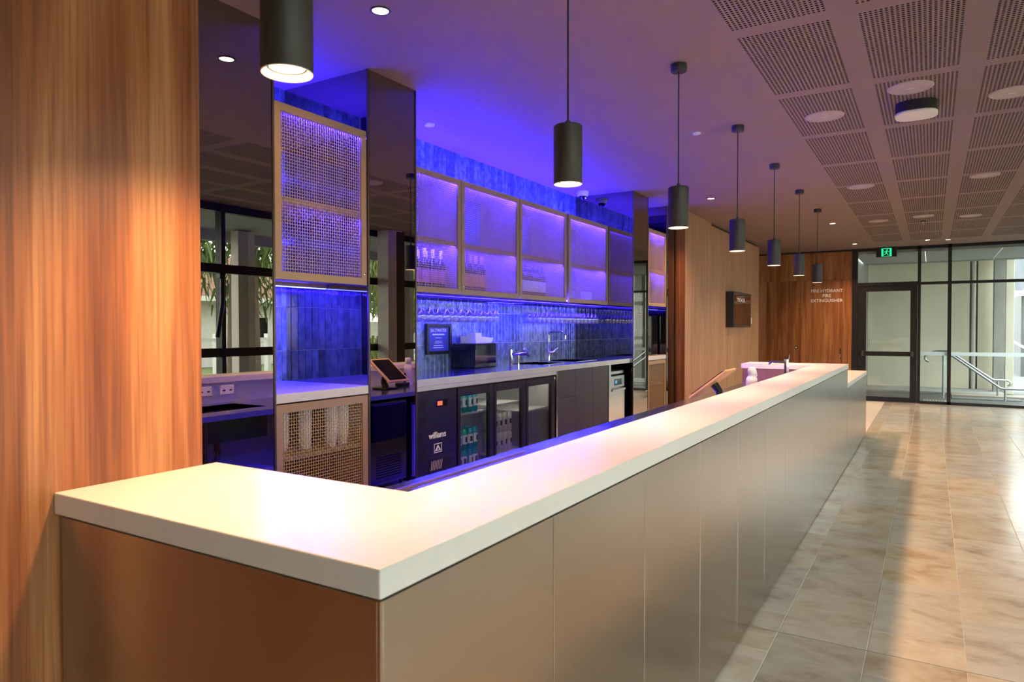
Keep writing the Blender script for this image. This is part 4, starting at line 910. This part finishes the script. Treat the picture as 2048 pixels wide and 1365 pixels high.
for k in range(n):
    a, c = x0+(x1-x0)*k/n, x0+(x1-x0)*(k+1)/n; h0, h1 = .03*math.sin(k*1.57), .03*math.sin((k+1)*1.57)
    b.quad((a, 24.6, 2.55+h0), (c, 24.6, 2.55+h1), (c, 28.5, 4.4+h1), (a, 28.5, 4.4+h0))
obj('corrugated_roof', b, 'roof_metal', nbh, True)
sr = thing('stair_rail', 'thin white stair rail in front of the shed', 'handrail', (3.3, 22, 0))
obj('rail', MB().tube([(2.6, 22, 1.1), (3.4, 22, .55), (4.2, 22, .5)], .03, 8), 'white_render', sr, True); obj('post', MB().cyl((3.0, 22, -.02), .03, .85, n=10), 'white_render', sr, True)

# ================================================================== OUTSIDE: right of the window wall (seen in the mirrors)
def pine(x, y, h, r, m, label, zc_=None, n=2600, trunk=.16, lean=0):
    t = thing('tree', label, 'tree', (x, y, 0))
    obj('trunk', MB().tube([(x, y, .011), (x+lean*.3, y, h*.3), (x+lean*.7, y+.1, h*.6), (x+lean, y+.1, h*.85)], [trunk*1.2, trunk, trunk*.8, trunk*.4], 10), 'bark', t, True)
    rr = random.Random(int(x*100+y)); b = MB(); cz = zc_ or h*.62
    cl = [(x+lean+rr.uniform(-r, r)*.75, y+rr.uniform(-r, r)*.75, cz+rr.uniform(-1, 1)*h*.30, rr.uniform(.35, .6)*r) for _ in range(16)]
    for _ in range(n):
        cx, cy, c_z, cr_ = cl[rr.randrange(16)]
        d = Vector((rr.gauss(0, 1), rr.gauss(0, 1), rr.gauss(0, 1))).normalized()*cr_*(rr.random()**.4)
        p = Vector((cx, cy, c_z))+d; s_ = rr.uniform(.05, .11); u = Vector((rr.gauss(0, .4), rr.gauss(0, .4), -1)).normalized()*s_*2.4; v = Vector((rr.gauss(0, 1), rr.gauss(0, 1), .2)).normalized()*s_*.5
        b.add([p-u-v, p+u-v*.3, p+u+v*.3, p-u+v], [(0,1,2,3)])
    f_ = obj('foliage', b, m, t); f_['kind'] = 'stuff'
pine(9.5, 10.5, 7.5, 2.6, 'leaf', 'drooping green tree with thick trunk across the road', n=4200, trunk=.35)
pine(9.0, 15.8, 6.5, 2.2, 'leaf_light', 'pale green tree across the road near the house', n=3000)
pine(12, 20.5, 7.0, 2.6, 'leaf', 'dark green tree behind the parked car', n=3000, trunk=.3)
pine(6.2, 11.6, 1.5, .5, 'leaf_light', 'low spiky shrub beside the path outside the windows', .5, 900, .04)
pine(13.5, 3.0, 8.0, 3.0, 'leaf', 'large green tree far across the road', n=3000, trunk=.3); pine(17, 30, 8.0, 3.5, 'leaf_light', 'broad pale tree behind the far house', n=3000, trunk=.3)
def vcol(x, y, label):
    t = thing('veranda_post', label, 'post', (x, y, 0), 'veranda posts outside the windows')
    obj('post', MB().rbox(x-.09, x+.09, y-.09, y+.09, -.02, 3.0, .008), 'column_white', t); obj('cream_side', MB().box(x-.09, x+.09, y+.091, y+.22, -.02, 3.0), 'cream_paint', t)  # cream strip along the far side of the post
for y in (-1.5, 2.4, 6.4, 10.4, 14.4): vcol(4.3, y, 'pale square veranda post outside the window wall')
tag(obj('veranda_roof', MB().box(2.72, 4.7, -4, 14.6, 3.02, 3.12).box(4.6, 4.7, -4, 14.6, 2.85, 3.02), 'soffit'), 'flat veranda roof along the window wall', 'roof', kind='structure')
hs_ = thing('house', 'pale house with brown tiled roof across the road', 'house', (22, 16, 0))
obj('walls', MB().box(18.5, 26, 9, 21, -.02, 2.7), 'white_render', hs_); obj('roof', MB().prism([(17.8, 2.6), (26.7, 2.6), (22.2, 4.7)], 'y', 8.4, 21.6), 'roof_tile', hs_); obj('eave', MB().box(17.75, 17.9, 8.4, 21.6, 2.48, 2.66), 'white_render', hs_)
for k in range(3): w_ = obj('window', MB().box(18.46, 18.5, 10+3.6*k, 11.5+3.6*k, .9, 2.0), 'door_white', hs_); obj('pane', MB().box(18.45, 18.46, 10.1+3.6*k, 11.4+3.6*k, 1.0, 1.9), 'black_gloss', w_)
tag(obj('lawn', MB().box(8.01, 17.5, -20, 23.5, -.02, .01), 'grass'), 'strip of lawn across the road', 'lawn', kind='stuff')
tag(obj('road', MB().box(5.6, 8, -25, 50, -.02, .005), 'asphalt'), 'asphalt road outside the window wall', 'road', kind='structure')
fn = thing('fence', 'pale low fence wall beside the lawn', 'fence', (17, 12, 0))
obj('wall', MB().box(12.4, 12.55, 16.5, 23, .011, 1.7), 'white_render', fn)
for k in range(7): obj('picket', MB().box(12.38, 12.56, 10+.9*k, 10.12+.9*k, .011, 1.3), 'door_white', fn)
obj('top_rail', MB().box(12.42, 12.5, 9.9, 15.6, 1.1, 1.18), 'door_white', fn)
def car(x, y):
    t = thing('parked_car', 'silver blue car parked on the road outside', 'car', (x, y, 0))
    prof = [(-2.1, .35), (-2.1, .72), (-1.9, .86), (-1.1, .95), (-.45, 1.42), (.75, 1.45), (1.5, 1.0), (2.05, .92), (2.12, .6), (2.08, .32)]
    b = MB(); b.prism([(y+a, h) for a, h in prof], 'x', x-.85, x+.85); bevel_obj(obj('body', b, 'car_paint', t), .08, 3)
    win = [(-1.0, .98), (-.45, 1.36), (.7, 1.38), (1.32, 1.0)]
    for s_ in (-1, 1): obj('side_glass', MB().prism([(y+a, h) for a, h in win], 'x', x+s_*.852, x+s_*.858), 'black_gloss', t)
    for a in (-1.35, 1.35):
        for s_ in (-.86, .70): w_ = obj('wheel', MB().cyl((x+s_, y+a, .32), .32, .16, 'x', 20), 'rubber', t, True); obj('hub', MB().cyl((x+s_-.01, y+a, .32), .2, .18, 'x', 14), 'galv', w_, True)
    for s_ in (-.6, .6): obj('headlight', MB().rbox(x+s_-.17, x+s_+.17, y-2.13, y-2.06, .62, .76, .02), 'white_plastic', t)
car(6.9, 15.5)
